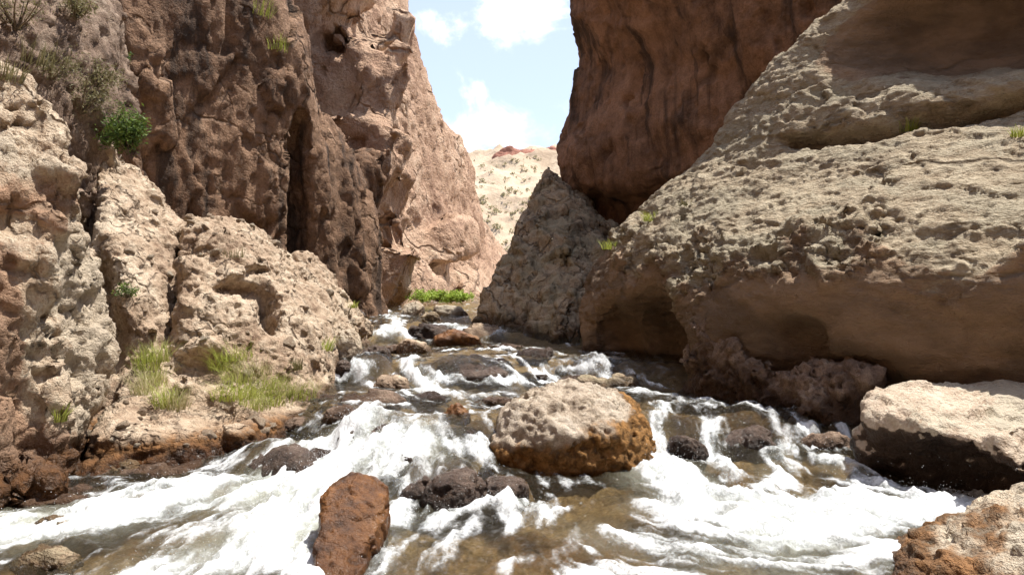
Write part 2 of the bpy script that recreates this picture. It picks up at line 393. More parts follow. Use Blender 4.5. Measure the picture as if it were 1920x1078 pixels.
# ------------------------------------------------------------------ the setting: stream bed, hillside
def lo(pts, z=-.4): return [(x, y, z) for x, y, *_ in pts]
yy = np.concatenate([np.geomspace(2.6, 12, 580), np.geomspace(12.03, 26, 100)]); uu = np.linspace(-1, 1, 380)
UU, YY = np.meshgrid(uu, yy)
HW = np.where(YY < 5, 4.4, np.where(YY < 8, 4.4 - (YY - 5) * .3, 3.5)); HW = np.clip(.80 * YY + .3, 2.0, 4.4)
XX = UU * HW + .1
xw, yw = XX.ravel(), YY.ravel()
nyy, nuu = XX.shape
ii = (np.arange(nyy - 1)[:, None] * nuu + np.arange(nuu - 1)[None, :]).ravel()
GQ = np.stack([ii, ii + 1, ii + nuu + 1, ii + nuu], 1)

# ledges of dark rock just under the surface: (px, py, half-width m, half-length m, height m)
LEDGES = [(505, 868, .36, .38, .17), (850, 905, .30, .26, .13), (945, 915, .22, .2, .09), (780, 900, .18, .22, .1), (870, 688, .75, .30, .10), (690, 690, .35, .3, .14), (1290, 800, .22, .3, .10),
          (1420, 800, .45, .35, .10), (1130, 705, .5, .35, .09), (640, 770, .5, .4, .07), (850, 800, .6, .4, .06), (700, 800, .4, .3, .06), (1560, 800, .3, .3, .12)]
LW = [(on_water(a, b), c, d, e) for a, b, c, d, e in LEDGES]
def ledge(x, y):
    s = np.zeros_like(x); 
    for p, rx, ry, hh in LW:
        wob = .25 * fbm(np.stack([x * 2, y * 2, x * 0 + hh * 50], 1), 2)
        s = np.maximum(s, hh * (1 - sst(np.sqrt(((x - p[0]) / rx) ** 2 + ((y - p[1] - .1) / ry) ** 2) + wob, .25, 1.15)))
    return s
# white water: strokes along the current (pixel path on the water, half-width in m, strength)
STROKES = [
    ([(640, 830), (540, 900), (430, 930), (300, 950), (150, 980), (-60, 1010)], .34, 1.3),
    ([(760, 845), (640, 880), (560, 960), (480, 1040), (300, 1090)], .35, 1.2),
    ([(420, 905), (330, 915), (200, 945)], .22, 1.0), ([(300, 1010), (480, 1000), (540, 1080)], .25, .6),
    ([(760, 850), (700, 870), (740, 930), (745, 1000), (700, 1090)], .14, .9),
    ([(700, 850), (840, 845), (900, 860)], .13, .85), ([(560, 860), (620, 845)], .2, .9),
    ([(770, 975), (880, 950), (960, 945), (1020, 975)], .14, .95), ([(840, 990), (800, 1040), (760, 1090)], .14, .5),
    ([(1235, 880), (1260, 905), (1330, 940), (1450, 960), (1600, 960), (1720, 955), (1800, 950)], .27, 1.4),
    ([(1240, 760), (1225, 820), (1240, 870)], .13, .9), ([(1330, 790), (1345, 850), (1360, 900)], .10, 1.0), ([(1480, 850), (1450, 885), (1440, 930)], .15, 1.0), ([(1560, 870), (1640, 910), (1740, 945)], .17, .95),
    ([(1200, 740), (1260, 745), (1330, 760), (1420, 770)], .12, .65),
    ([(1300, 960), (1400, 1000), (1500, 1000), (1620, 985), (1700, 965)], .32, 1.25), ([(1150, 1010), (1250, 1040), (1400, 1050), (1600, 1040)], .28, .7), ([(1150, 1090), (1300, 1100), (1500, 1085)], .25, .55),
    ([(980, 985), (1080, 960), (1150, 935)], .05, .6), ([(940, 1060), (1060, 1030), (1150, 1000)], .1, .45),
    ([(640, 705), (670, 700), (690, 705)], .13, 1.0), ([(770, 675), (775, 705), (790, 718)], .12, 1.1), ([(790, 720), (860, 722), (960, 722)], .10, .95), ([(780, 725), (840, 740), (900, 750)], .25, .6),
    ([(830, 660), (900, 656), (990, 660), (1060, 668)], .10, .8), ([(700, 630), (730, 630), (760, 632)], .16, 1.0), ([(738, 605), (742, 625)], .14, 1.1),
    ([(820, 612), (880, 618), (930, 624)], .25, .8), ([(690, 580), (720, 585), (740, 600)], .2, .6), ([(1000, 700), (1010, 690), (1060, 690)], .1, .5), ([(600, 790), (660, 775), (720, 770)], .08, .5),
    ([(880, 770), (930, 770)], .1, .5), ([(1080, 680), (1180, 700), (1250, 730)], .1, .55)]
SW = [(np.array([on_water(*p)[:2] for p in pl]), w, s) for pl, w, s in STROKES]
def foam_at(x, y):
    wob = np.stack([fbm(np.stack([x * 2.2, y * 1.6, x * 0 + 3], 1), 4, .55), fbm(np.stack([x * 2.2, y * 1.6, x * 0 + 9], 1), 4, .55)], 1) * .11
    q = np.stack([x, y], 1) + wob; out = np.zeros(len(x))
    for pl, w, s in SW:
        for a, b in zip(pl[:-1], pl[1:]):
            ab = b - a; tt = np.clip(((q - a) @ ab) / (ab @ ab + 1e-9), 0, 1)
            d = np.linalg.norm(q - a - tt[:, None] * ab, axis=1) / w
            out = np.maximum(out, s * (1 - sst(d, .2, 1.55)))
    return out
L = ledge(xw, yw); FO = foam_at(xw, yw)
def milk_at(x, y):
    q = np.stack([x, y], 1); out = np.zeros(len(x))
    for pl, w, s_ in SW:
        for a, b in zip(pl[:-1], pl[1:]):
            ab = b - a; tt = np.clip(((q - a) @ ab) / (ab @ ab + 1e-9), 0, 1); d = np.linalg.norm(q - a - tt[:, None] * ab, axis=1) / w
            out = np.maximum(out, s_ * np.minimum(w / .3, 1.0) * np.exp(-(d / 1.25) ** 2))
    return np.clip(out * (1 + .5 * fbm(np.stack([x * 1.5, y * 1.2, x * 0], 1), 3, .5, 2)) * .8 - .08, 0, 1)
MILK = milk_at(xw, yw)
def flow_dir(x, y):
    d = np.stack([np.zeros_like(x), -np.full_like(x, .25)], 1); q = np.stack([x, y], 1)
    for pl, w, s_ in SW:
        for a, b in zip(pl[:-1], pl[1:]):
            ab = b - a; ln = np.linalg.norm(ab) + 1e-9
            if ab[1] > .02 * ln and abs(ab[1]) > .5 * abs(ab[0]): ab = -ab
            d += np.exp(-((q - (a + b) / 2) ** 2).sum(1) / (2 * (ln * .5 + w) ** 2))[:, None] * (ab / ln)
    return d / (np.linalg.norm(d, axis=1)[:, None] + 1e-9)
FD = flow_dir(xw, yw)
def lic(scale, length, seed, steps=6):
    s_ = 0
    for k in range(-steps, steps + 1):
        qx = xw + FD[:, 0] * length * k / steps; qy = yw + FD[:, 1] * length * k / steps
        s_ = s_ + fbm(np.stack([qx * scale, qy * scale, qx * 0], 1), 2, .6, seed) * (1 - abs(k) / (steps + 1.5))
    return (s_ - s_.mean()) / s_.std()
ST1 = lic(9.0, .26, 11); ST2 = lic(24.0, .10, 12)
base = water_base(xw, yw)
pw = np.stack([xw * 2.4, yw * 1.1, xw * 0], 1)
wav = .012 * fbm(pw * 1.3, 4, .55, 1) + .012 * ridged(pw * 3.0, 3, .5, 2)
chop = .036 * fbm(np.stack([xw * 4.5, yw * 3.2, xw * 0], 1), 5, .6, 5) + .014 * ridged(np.stack([xw * 11, yw * 7, xw * 0], 1), 3, .55, 6)
rip = .010 * fbm(np.stack([xw * 14, yw * 9, xw * 0], 1), 3, .6, 8)
fast = np.clip(sst(np.abs(yw - ystep1(xw)), .9, .2) + sst(np.abs(yw - ystep2(xw)), .5, .1), 0, 1)
zw = base + L * .7 + wav * (1 + fast) + chop * np.clip(FO, 0, 1) * (1 - .55 * sst(yw, 5.2, 4.3)) + rip * (.6 + fast) + .02 * np.clip(FO, 0, 1) + (.010 * ST1 + .004 * ST2) * (.35 + np.clip(FO, 0, 1))
depth = .10 + .16 * np.clip(fbm(np.stack([xw * .8, yw * .6, xw * 0], 1), 3, .5, 4) + .4, 0, 1)
depth = depth * (1 - .85 * np.clip(L / .06, 0, 1)) + .012
pb = np.stack([xw, yw, xw * 0], 1)
f1, f2, idm = worley(pb * np.array([5., 4., 1.]), 3)
zb = base + L * .7 - depth + .05 * np.sqrt(sst(f2 - f1, 0, .5)) * RND[idm, 3] + .02 * fbm(pb * 9, 3, .6)
zb = zb - .0
M_bed = rock_mat('stream_bed_stones', (.55, .41, .23), (.37, .26, .135), (.15, .10, .055), 3.0, bump=.6, speck=.5, rough=.5)
sel = (np.arange(0, nyy, 2)[:, None] * nuu + np.arange(0, nuu, 2)[None, :]); b1, b2 = sel.shape; sel = sel.ravel()
ii = (np.arange(b1 - 1)[:, None] * b2 + np.arange(b2 - 1)[None, :]).ravel(); BQ = np.stack([ii, ii + 1, ii + b2 + 1, ii + b2], 1)
bed_me = mesh_from('stream_bed', np.stack([xw, yw, np.minimum(zb, zw - .02)], 1)[sel], BQ, [M_bed], {'wet': np.clip(.12 + .8 * L / .06, 0, .95)[sel], 'stain': (np.clip(.3 + fbm(pb * .9, 3), 0, 1) * .8)[sel]})
bed = props(link(bpy.data.objects.new('stream_bed', bed_me)), 'brown stony stream bed under the clear shallow water', None, None, 'structure')

# ground sheet under and beyond the gorge
def ground_z(x, y):
    g = -.6 + .055 * np.clip(y - 10, 0, 34)
    g = g + (y > 40) * 0
    g = g + 18.5 * sst(y, 40, 120) * (1 + .10 * np.sin(x * .06 + 1))
    return g
gx = np.concatenate([np.linspace(-400, -60, 18), np.linspace(-56, 56, 150), np.linspace(60, 400, 18)]); gy = np.concatenate([np.linspace(-60, 24, 22), np.linspace(25, 125, 210), np.geomspace(128, 600, 20)])
GX, GY = np.meshgrid(gx, gy); gxx, gyy = GX.ravel(), GY.ravel(); pg = np.stack([gxx, gyy, gxx * 0], 1)
rough_m = sst(gyy, 34, 46)
gz = ground_z(gxx, gyy) + rough_m * (1.9 * fbm(pg * .055, 4, .5, 2) - 1.1 * np.abs(fbm(pg * np.array([.16, .05, 1]), 3, .5, 6)) + .8 * fbm(pg * .35, 4, .55, 3) + .35 * np.clip(ridged(pg * .5, 3, .5, 4), 0, 2))
n1_, n2_ = GX.shape; ii = (np.arange(n1_ - 1)[:, None] * n2_ + np.arange(n2_ - 1)[None, :]).ravel()
hq = np.stack([ii, ii + 1, ii + n2_ + 1, ii + n2_], 1)
z0 = np.zeros(len(gz))
hill = props(link(bpy.data.objects.new('hillside', mesh_from('hillside', np.stack([gxx, gyy, gz], 1), hq, [M_hill], {'wet': z0, 'stain': z0}))), 'pale dry hillside closing the far end of the gorge', None, None, 'structure')

# unseen gorge walls behind the camera, added to block sky light and deepen shade
tx = np.linspace(-26, 30, 57); ty = np.linspace(-30, 9, 40); TX, TY = np.meshgrid(tx, ty); txx, tyy = TX.ravel(), TY.ravel()
side = np.maximum(sst(-txx, 5.2 + 1.2 * sst(tyy, -8, 4), 8.2), np.maximum(sst(txx, 9.5, 14), sst(-tyy, 6.5, 11)))
tz = -1.0 + (15.5 + 7 * sst(-txx, 4, 10)) * side * (1 - .0 * txx) + side * 1.5 * fbm(np.stack([txx * .3, tyy * .3, txx * 0], 1), 3, .5, 7)
k1, k2 = TX.shape; ii = (np.arange(k1 - 1)[:, None] * k2 + np.arange(k2 - 1)[None, :]).ravel()
zz0 = np.zeros(len(tz))
terr = props(link(bpy.data.objects.new('terrain', mesh_from('terrain', np.stack([txx, tyy, tz], 1), np.stack([ii, ii + 1, ii + k2 + 1, ii + k2], 1), [M_brown], {'wet': zz0, 'stain': zz0, 'fresh': zz0}))), 'unseen brown gorge walls behind the camera, added to block sky light', None, None, 'structure')

# ------------------------------------------------------------------ cliffs and big rocks
# near rock on the left edge
A = [P(0, 112, 6.2), P(60, 148, 6.2), P(110, 198, 6.2), P(152, 280, 6.2), P(170, 400, 6.2), P(190, 500, 6.3), P(208, 620, 6.4), P(196, 690, 6.3), P(165, 760, 6.1),
     P(20, 560, 5.3), P(100, 560, 5.6), P(110, 450, 5.7), P(-350, 500, 4.6), P(-350, 250, 5.0), P(-300, 60, 6.4), P(100, 700, 8), P(60, 330, 8.2), P(-300, 200, 8.8), P(-400, 800, 8)]
A1 = [P(60, 900, 5.5), P(75, 700, 5.6), P(0, 935, 5.1), P(-10, 640, 5.25), P(-350, 600, 4.7), P(-400, 1000, 4.3), P(110, 560, 6.0), P(90, 850, 5.8), P(-300, 900, 7), P(60, 800, 7)]
A2 = [P(120, 640, 5.7), P(158, 662, 5.8), P(166, 700, 5.95), P(118, 868, 5.6), P(60, 900, 5.4), P(80, 680, 5.6), P(100, 700, 7), P(60, 850, 7)]
A1 += lo([A1[0], A1[2], A1[5], A1[8], A1[9]]); A2 += lo([A2[3], A2[4], A2[6]])
def stain_base(h0, h1, gain=1.0):
    return lambda v, n: gain * (1 - sst(v[:, 2] - water_base(v[:, 0], v[:, 1]), h0, h1))
rock('rock_outcrop', [A, A1, A2], M_near, 'tall pale pitted rock at the left edge, rust orange where it meets the water', 'rock', h=.055, kr=.07, ku=.12, sub=1,
     cuts=[(P(60, 560, 5.2), (.35, .25, .5), .3), (P(168, 590, 5.85), (.28, .42, .72), .2), (P(60, 400, 5.5), (.3, .2, .18), .2), (P(50, 800, 5.4), (.12, .12, .25), 0)],
     blocks=[(40, .12, .45, (1, .8, 1.1), (.2, .3, .4), .35, .75, 5, None)],
     coarse=[d_fbm(.9, .10, 4, .5, 1), d_ridge(2.2, .04, 3, .5, 3)],
     fine=[d_facet(3.5, .05, 4, .02), masked(d_pits(6.0, .09, .55, 5, .6), nmask(.9, -.2, .2, 8)), d_ridge(6, .02, 4, .6, 6), masked(d_pits(14, .035, .5, 7, .6), nmask(1.2, -.2, .3, 9)), d_fbm(20, .007, 3, .6, 6)],
     attrs={'fresh': lambda v, n: np.clip(.75 * sst(fbm(v * .8, 3, .5, 14), -.05, .4) * sst(v[:, 2], 2.9, 1.9), 0, 1), 'stain': stain_base(.12, .42, 1.0), 'wet': lambda v, n: .75 * (1 - sst(v[:, 2] - water_base(v[:, 0], v[:, 1]), .2, .45))}, key='A')

# left bank: boulder, shelf, rubble slope
B1 = [P(345, 436, 9.2), P(400, 420, 9.6), P(470, 422, 9.8), P(545, 470, 10.2), P(625, 530, 11.2), P(672, 580, 12.2), P(686, 612, 12.6), P(650, 640, 11.2), P(625, 690, 9.2), P(590, 738, 8.1), P(330, 560, 8.3),
      P(320, 700, 7.7), P(430, 730, 7.6), P(480, 520, 8.7), P(560, 600, 8.9), P(345, 440, 12), P(600, 540, 14), P(330, 600, 12)]
B1 += lo([B1[6], B1[8], B1[9], B1[11], B1[12], B1[15], B1[16]])
B2 = [P(200, 700, 7.2), P(240, 640, 7.8), P(320, 735, 7.1), P(450, 765, 7.1), P(600, 742, 7.9), P(122, 878, 5.75), P(260, 862, 5.95), P(380, 842, 6.15), P(465, 802, 6.7), P(600, 764, 7.6), P(160, 800, 6.3), P(300, 800, 6.4), P(240, 640, 10), P(600, 700, 10), P(150, 780, 9)]
B2 += lo(B2[4:])
B3 = [P(170, 285, 9.6), P(250, 325, 9.8), P(345, 432, 10.2), P(190, 560, 8.0), P(330, 560, 8.6), P(190, 660, 7.5), P(300, 640, 7.9), P(215, 600, 7.6), P(100, 300, 12), P(300, 350, 13), P(50, 500, 11)]
B3 += lo([B3[5], B3[6], B3[8], B3[9], B3[10]])
def bank_rubble(p): return (p[:, 0] / p[:, 1] < -.40) | (p[:, 2] < .95)
bank = rock('bank_boulder', [B1, B2, B3], M_rubble, 'long pale conglomerate boulder and rubble bank left of the stream, grass growing on its shelf', 'boulder', h=.094, kr=.07, ku=.2, sub=2,
     cuts=[(P(172, 400, 8.9), (.09, .45, .45), .487), (P(192, 520, 8.2), (.11, .5, .5), .487), (P(338, 470, 9.35), (.09, .5, .32), .4), (P(326, 545, 8.55), (.08, .45, .3), .4), (P(312, 625, 7.95), (.08, .4, .28), .4), (P(207, 640, 7.5), (.16, .9, .42), .487), (P(183, 750, 6.7), (.15, .8, .42), .487), (P(150, 840, 6.0), (.14, .5, .3), .5), (P(500, 585, 8.75), (.16, .6, .42), .4), (P(455, 545, 8.75), (.34, .45, .13), .2), (P(375, 690, 7.75), (.32, .35, .17), .2), (P(500, 510, 9.2), (.3, .3, .08), .3), (P(610, 700, 8.6), (.18, .4, .16), 0), (P(235, 640, 7.6), (.10, .3, .3), 0), (P(365, 480, 9.0), (.06, .3, .3), .2), (P(250, 860, 5.9), (.5, .2, .10), 0)],
     blocks=[(34, .2, .6, (1, .8, .7), (.3, .35, .5), .3, .84, 11, None), (45, .14, .4, (1, .8, .7), (.3, .35, .5), .4, .72, 13, bank_rubble), (240, .05, .16, (1, .8, .7), (.3, .35, .5), .8, .5, 12, bank_rubble)],
     coarse=[d_fbm(.8, .10, 4, .5, 11), d_fbm(2.5, .02, 3, .5, 13)],
     fine=[d_facet(4.5, .025, 15, .012), masked(d_chunk(8.0, .03, 16, (1, 1, 1), .35), nmask(1.0, -.1, .2, 5)), masked(d_pits(8, .04, .45, 17, .35), nmask(.8, .0, .35, 6)), d_ridge(9, .010, 4, .65, 18), d_facet(9, .012, 19, .006)],
     attrs={'stain': lambda v, n: 1.15 * (1 - sst(v[:, 2] - water_base(v[:, 0], v[:, 1]), .10, .34)) * sst(7.8 - v[:, 1], 0, .8)}, key='B')

# dark overhanging cliff on the left
C1 = [(-7.6, 10.6, 1.5), (-7.3, 10.2, 7.5), (-5.6, 11.6, 7.8), P(535, -60, 14.3), P(556, 60, 14.3), P(585, 130, 14.4), P(606, 225, 14.7), P(613, 330, 15), P(613, 470, 15.1), P(600, 560, 15.2), (-5.6, 12.7, 1.0), (-12, 9.5, 8), (-12, 18, 8), (-12, 9.5, 0), (-12, 18, 0), (-5.2, 17, 8), (-4.2, 18, 0), (-7.2, 11.5, 17), (-6.2, 15, 16), (-10, 14, 18), (-12, 10, 18), (-12, 18, 18), (-5.0, 13.6, 0.5)]
C2 = [P(600, 195, 15.2), P(640, 240, 16), P(700, 368, 16.6), P(717, 450, 16.6), P(713, 580, 16.4), P(618, 575, 15.4), P(608, 300, 15.1), P(640, 560, 15.5), P(660, 400, 15.7), P(600, 240, 19), P(700, 580, 19), P(690, 400, 19)]
C2 += lo([C2[4], C2[5], C2[9], C2[10]])
C3 = [P(-300, -120, 8.6), P(100, -60, 9.0), P(225, 20, 9.6), P(215, 250, 9.5), P(150, 300, 9.1), P(70, 190, 7.9), P(0, 130, 7.4), P(-300, 150, 7.2), P(200, 500, 9.4), P(-300, 500, 8), P(-300, -50, 12), P(200, 0, 12), P(150, 500, 12)]
C3 += lo([C3[8], C3[9], C3[12]])
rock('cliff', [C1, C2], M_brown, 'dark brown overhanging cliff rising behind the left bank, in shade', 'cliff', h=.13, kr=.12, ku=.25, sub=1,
     cuts=[(P(560, 400, 14.6), (.28, .8, 2.0), .6), (P(660, 520, 15.6), (.25, .4, 1.0), 0)],
     blocks=[(95, .2, .8, (.5, .7, 2.4), (.03, .06, .7), .10, .88, 23, None)],
     coarse=[d_fbm(.3, .18, 3, .45, 21, (1, 1, .5)), d_fbm(1.2, .05, 4, .55, 24, (1, 1, .25))],
     fine=[d_facet(1.1, .10, 23, .05, (1, 1, .5)), d_facet(3, .03, 28, .015, (1, 1, .6)), d_ridge(2.6, .03, 5, .6, 25, (1, 1, .3)), d_fbm(7, .02, 4, .6, 27)],
     attrs={'wet': lambda v, n: np.zeros(len(v))}, key='C')
rock('scree_slope', [C3], M_crust, 'scrubby broken rock slope in the upper left corner above the pitted rock', 'rock slope', h=.09, kr=.15, sub=1, blocks=[(90, .10, .4, (1, .8, .9), (.2, .2, .4), .5, .6, 31, None)],
     coarse=[d_fbm(.7, .18, 4, .5, 31)], fine=[d_facet(3.2, .03, 32, .015), d_chunk(8, .035, 34), d_fbm(8, .03, 4, .6, 35)], key='C3')

# sunlit pink wall farther up on the left
D1 = [P(520, -160, 20), P(715, -120, 25.5), P(728, 0, 25.5), P(750, 60, 26), P(797, 170, 28), P(832, 235, 30), P(640, 330, 20), P(600, 560, 19.5), P(760, 570, 24), P(840, 520, 29), P(590, 0, 19), P(560, 300, 19)]
D1 += [(x - 3, y + 14, z) for x, y, z in D1] + lo([D1[7], D1[8], D1[9]], -1)
D2 = [P(700, 210, 24.5), P(800, 198, 29), P(840, 238, 32), P(886, 292, 36), P(898, 360, 36), P(908, 440, 35), P(880, 500, 32), P(770, 440, 25.5), P(690, 390, 24), P(820, 565, 28), P(890, 540, 33)]
D2 += [(x - 4, y + 14, z) for x, y, z in D2] + lo([D2[6], D2[7], D2[9], D2[10]], -1)
D3 = [P(690, 360, 20), P(716, 420, 20), P(765, 465, 21.5), P(848, 535, 24.5), P(830, 570, 23), P(700, 590, 19.5), P(700, 400, 22), P(830, 540, 27), P(700, 560, 22)]
D3 += lo([D3[3], D3[4], D3[5], D3[7], D3[8]], -1)
D4 = [P(780, 480, 25), P(800, 430, 25.6), P(850, 400, 26.5), P(895, 420, 28), P(900, 470, 28), P(860, 498, 26), P(810, 497, 25), P(850, 420, 31), P(800, 480, 30)]
D5 = [P(890, 400, 41), P(945, 470, 42), P(965, 545, 38), P(870, 545, 29), P(850, 480, 32), P(900, 470, 35), P(860, 420, 46), P(965, 500, 48)]
D5 += lo([D5[2], D5[3], D5[7]], -1)
rock('canyon_wall', [D1, D2, D3, D4, D5], M_pink, 'tall sunlit pink fractured rock wall beyond the dark cliff', 'cliff', h=.24, kr=.15, ku=.4, sub=1,
     blocks=[(36, .7, 1.6, (.6, 1.1, 1.6), (.2, .35, .3), .2, .97, 47, lambda p: (p[:, 0] / p[:, 1] < -.16)), (190, .25, .8, (.7, 1, 1.4), (.2, .4, .3), .28, .72, 48, lambda p: (p[:, 0] / p[:, 1] < -.125))],
     coarse=[d_fbm(.12, .3, 3, .5, 41), d_fbm(.7, .10, 4, .5, 43)],
     fine=[d_facet(1.3, .06, 44, .06), d_ridge(1.2, .05, 4, .6, 46, (1, 1, .6)), d_fbm(4, .03, 4, .6, 47)],
     attrs={'wet': lambda v, n: np.zeros(len(v))}, key='D')

# pointed rock right of the stream's head
F1 = [P(1024, 300, 17.0), P(1008, 330, 16.6), P(990, 402, 15.9), P(965, 455, 15.3), P(925, 505, 14.9), P(1085, 345, 16.8), P(1135, 430, 15.5), P(1150, 475, 14.5), P(1000, 620, 13.7), P(1090, 640, 12.6), P(1020, 480, 14.3), P(1010, 420, 19), P(1200, 600, 18), P(950, 600, 18)]
F2 = [P(972, 462, 15), P(922, 512, 14.8), P(897, 568, 14.7), P(898, 592, 14.4), P(918, 614, 14), P(962, 632, 13.6), P(1080, 642, 12.6), P(1090, 500, 14.0), P(1000, 540, 14.0), P(950, 560, 18), P(1100, 560, 17)]
F1 += lo([F1[8], F1[9], F1[12], F1[13]]); F2 += lo([F2[3], F2[4], F2[5], F2[6], F2[9], F2[10]])
rock('pointed_rock', [F1, F2], M_mid, 'pointed grey streaked rock standing below the dark right cliff at the stream head', 'rock', h=.085, kr=.08, ku=.15, sub=1,
     cuts=[(P(1008, 440, 14.5), (.17, .3, .5), 0)],
     coarse=[d_fbm(.8, .10, 4, .5, 51), d_ridge(1.7, .05, 4, .55, 53, (1, 1, .45))],
     blocks=[(50, .12, .5, (.6, .8, 1.5), (.1, .35, .5), .18, .80, 51, lambda p: p[:, 2] < 2.7)],
     fine=[d_facet(1.3, .08, 58, .05, (1.3, 1, .6)), d_facet(3.2, .05, 54, .03, (1.3, 1, .6)), d_pits(5, .05, .45, 55, .4), d_ridge(6, .025, 4, .6, 56, (1, 1, .5)), d_fbm(12, .01, 3, .6, 57)], key='F')

# red brown cliff on the right
TOPZ = 8.0
GD = 1.10
_P0 = P
def P(px, py, d): return _P0(px, py, d * GD)
G1 = [P(1040, -80, 15.2), P(1050, 0, 15.5), P(1063, 60, 15.5), P(1084, 104, 15.5), P(1150, 140, 14.5), P(1500, 150, 10.8), (4.6, 10.5, TOPZ), P(1900, -100, 10.5), (1.2, 15.2, TOPZ), (2.5, 19, TOPZ), (9, 13, TOPZ), (9, 20, TOPZ), (2, 19, 5.5), (9, 20, 3), (9, 11, 3)]
G2 = [P(1084, 98, 15.5), P(1077, 150, 15.5), P(1050, 210, 15.5), P(1024, 284, 15.5), P(1033, 313, 15.3), P(1062, 352, 15), P(1200, 352, 13.6), P(1340, 300, 12.4), P(1500, 100, 10.9), P(1500, 250, 11.2), (9, 11, 3.5), (9, 20, 6), (2, 19.5, 6), (1.8, 19.5, 3), (9, 20, 2.5), (9, 11, 6)]
G3h = [P(1075, 340, 15.9), P(1110, 480, 15.3), P(1240, 480, 13.9), P(1300, 340, 13.5), P(1500, 300, 12), P(1080, 300, 17), (9, 12, 4), (9, 20, 4), (2.2, 19, 3), (9, 20, -.4), (9, 11.5, -.4), (2.2, 19, -.4)]
G3h += lo(G3h[1:3])
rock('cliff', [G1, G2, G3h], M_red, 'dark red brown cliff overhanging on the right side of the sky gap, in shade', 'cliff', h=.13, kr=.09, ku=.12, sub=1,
     coarse=[d_fbm(.4, .16, 4, .5, 61), d_fbm(1.0, .09, 4, .5, 62, (1, 1, .4)), d_facet(.7, .06, 66, .0)],
     fine=[d_pits(1.5, .16, .36, 63, .33, (1, 1, .8)), d_pits(3.2, .06, .4, 67, .3), d_ridge(2.0, .035, 4, .6, 64, (1, 1, .4)), d_fbm(6, .018, 4, .6, 65)],
     attrs={'wet': lambda v, n: np.zeros(len(v))}, key='G')

P = _P0
# great boulder on the right bank
H1 = [P(1066, 605, 11.4), P(1098, 500, 11.6), P(1130, 458, 11.6), P(1200, 382, 11.1), P(1300, 293, 10.6), P(1378, 268, 10.0), P(1640, 262, 8.6), P(1920, 205, 7.6), P(2300, 150, 7),
      P(1240, 455, 9.15), P(1400, 500, 7.55), P(1650, 520, 6.65), P(1920, 525, 5.95), P(2300, 530, 5.3), P(1082, 645, 11.2), P(1140, 640, 9.9), P(1290, 640, 8.5), P(1480, 680, 7.4), P(1650, 700, 7.0), P(1920, 700, 6.5), P(2300, 700, 5.9),
      P(1400, 380, 8.7), P(1650, 380, 7.6), P(1920, 350, 6.8), (8, 12, 2.5), (8, 13, 0), (2, 14, 0.5)]
H1 += lo(H1[14:21] + H1[24:])
H2 = [P(1300, 288, 10.9), P(1372, 210, 10.2), P(1450, 122, 10.0), P(1512, 52, 9.8), P(1584, 0, 9.7), P(1650, -70, 9.7), P(2300, -350, 8.6), P(1385, 264, 9.9), P(1500, 255, 9.25), P(1640, 248, 8.75), P(1920, 188, 7.8), P(2300, 130, 7.2), P(1520, 160, 9.35), P(1700, 150, 8.7), P(1920, 105, 8.0), P(2300, 40, 7.5),
      P(1760, -150, 8.9), P(1950, -230, 8.2), P(2300, -300, 7.6), (8, 12, 5.5), (8, 13, 2), (3.5, 13, 2)]
def h_low(p): return 1 - sst(p[:, 2] - (1.72 + .07 * (p[:, 1] - 7.5)) + .55 * fbm(p * 1.1, 5, .6, 6), -.45, .32)
def h_hollow(p):
    ca, sa = math.cos(-.48), math.sin(-.48); x, y, z = p[:, 0] - 5.15, p[:, 1] - 8.3, p[:, 2] - 4.5
    return (1 - sst(np.sqrt(((ca * x + sa * y) / 2.0) ** 2 + ((-sa * x + ca * y) / .95) ** 2 + (z / .74) ** 2), 1.02, 1.12)) * sst(z + .2 * fbm(p * 2, 2), -.55, -.4)
def h_edge(p): q = h_low(p); return 4 * q * (1 - q) * sst(fbm(p * .6, 2, .5, 33), -.35, .15)
def h_fresh(v, n): return np.clip(np.maximum(.8 * h_low(v), h_hollow(v)), 0, 1)
def h_rough(p): return 1 - .55 * np.maximum(h_low(p), h_hollow(p))
_cl = np.array([P(1300, 285, 10.5), P(1380, 266, 9.8), P(1500, 258, 9.2), P(1640, 252, 8.65), P(1780, 225, 8.2), P(1920, 193, 7.75), P(2300, 130, 7.2)])
def h_crack(p, n):
    z0_ = np.interp(p[:, 0], _cl[:, 0], _cl[:, 2]) + .05 * fbm(p * 1.6, 3, .5, 9); d = p[:, 2] - z0_
    return (-.26 * np.exp(-(d / .05) ** 2) + .10 * sst(d, 0, .06) * (1 - sst(d, .1, .6))) * sst(p[:, 0], 3.0, 3.8) * (p[:, 1] < 10.4)
H2 += [P(1385, 420, 10.2), P(1640, 420, 8.9), P(1920, 400, 7.9), P(2300, 400, 7.3)]
H6 = [P(1140, 455, 11.7), P(1200, 378, 11.2), P(1300, 285, 10.8), P(1372, 206, 10.4), P(1450, 120, 10.2), P(1512, 50, 10.0), P(1250, 430, 9.9), P(1310, 380, 9.7), P(1400, 340, 9.15), P(1500, 250, 9.2), P(1560, 150, 9.3), (3.5, 13, 2), (2.4, 13.5, 1)]
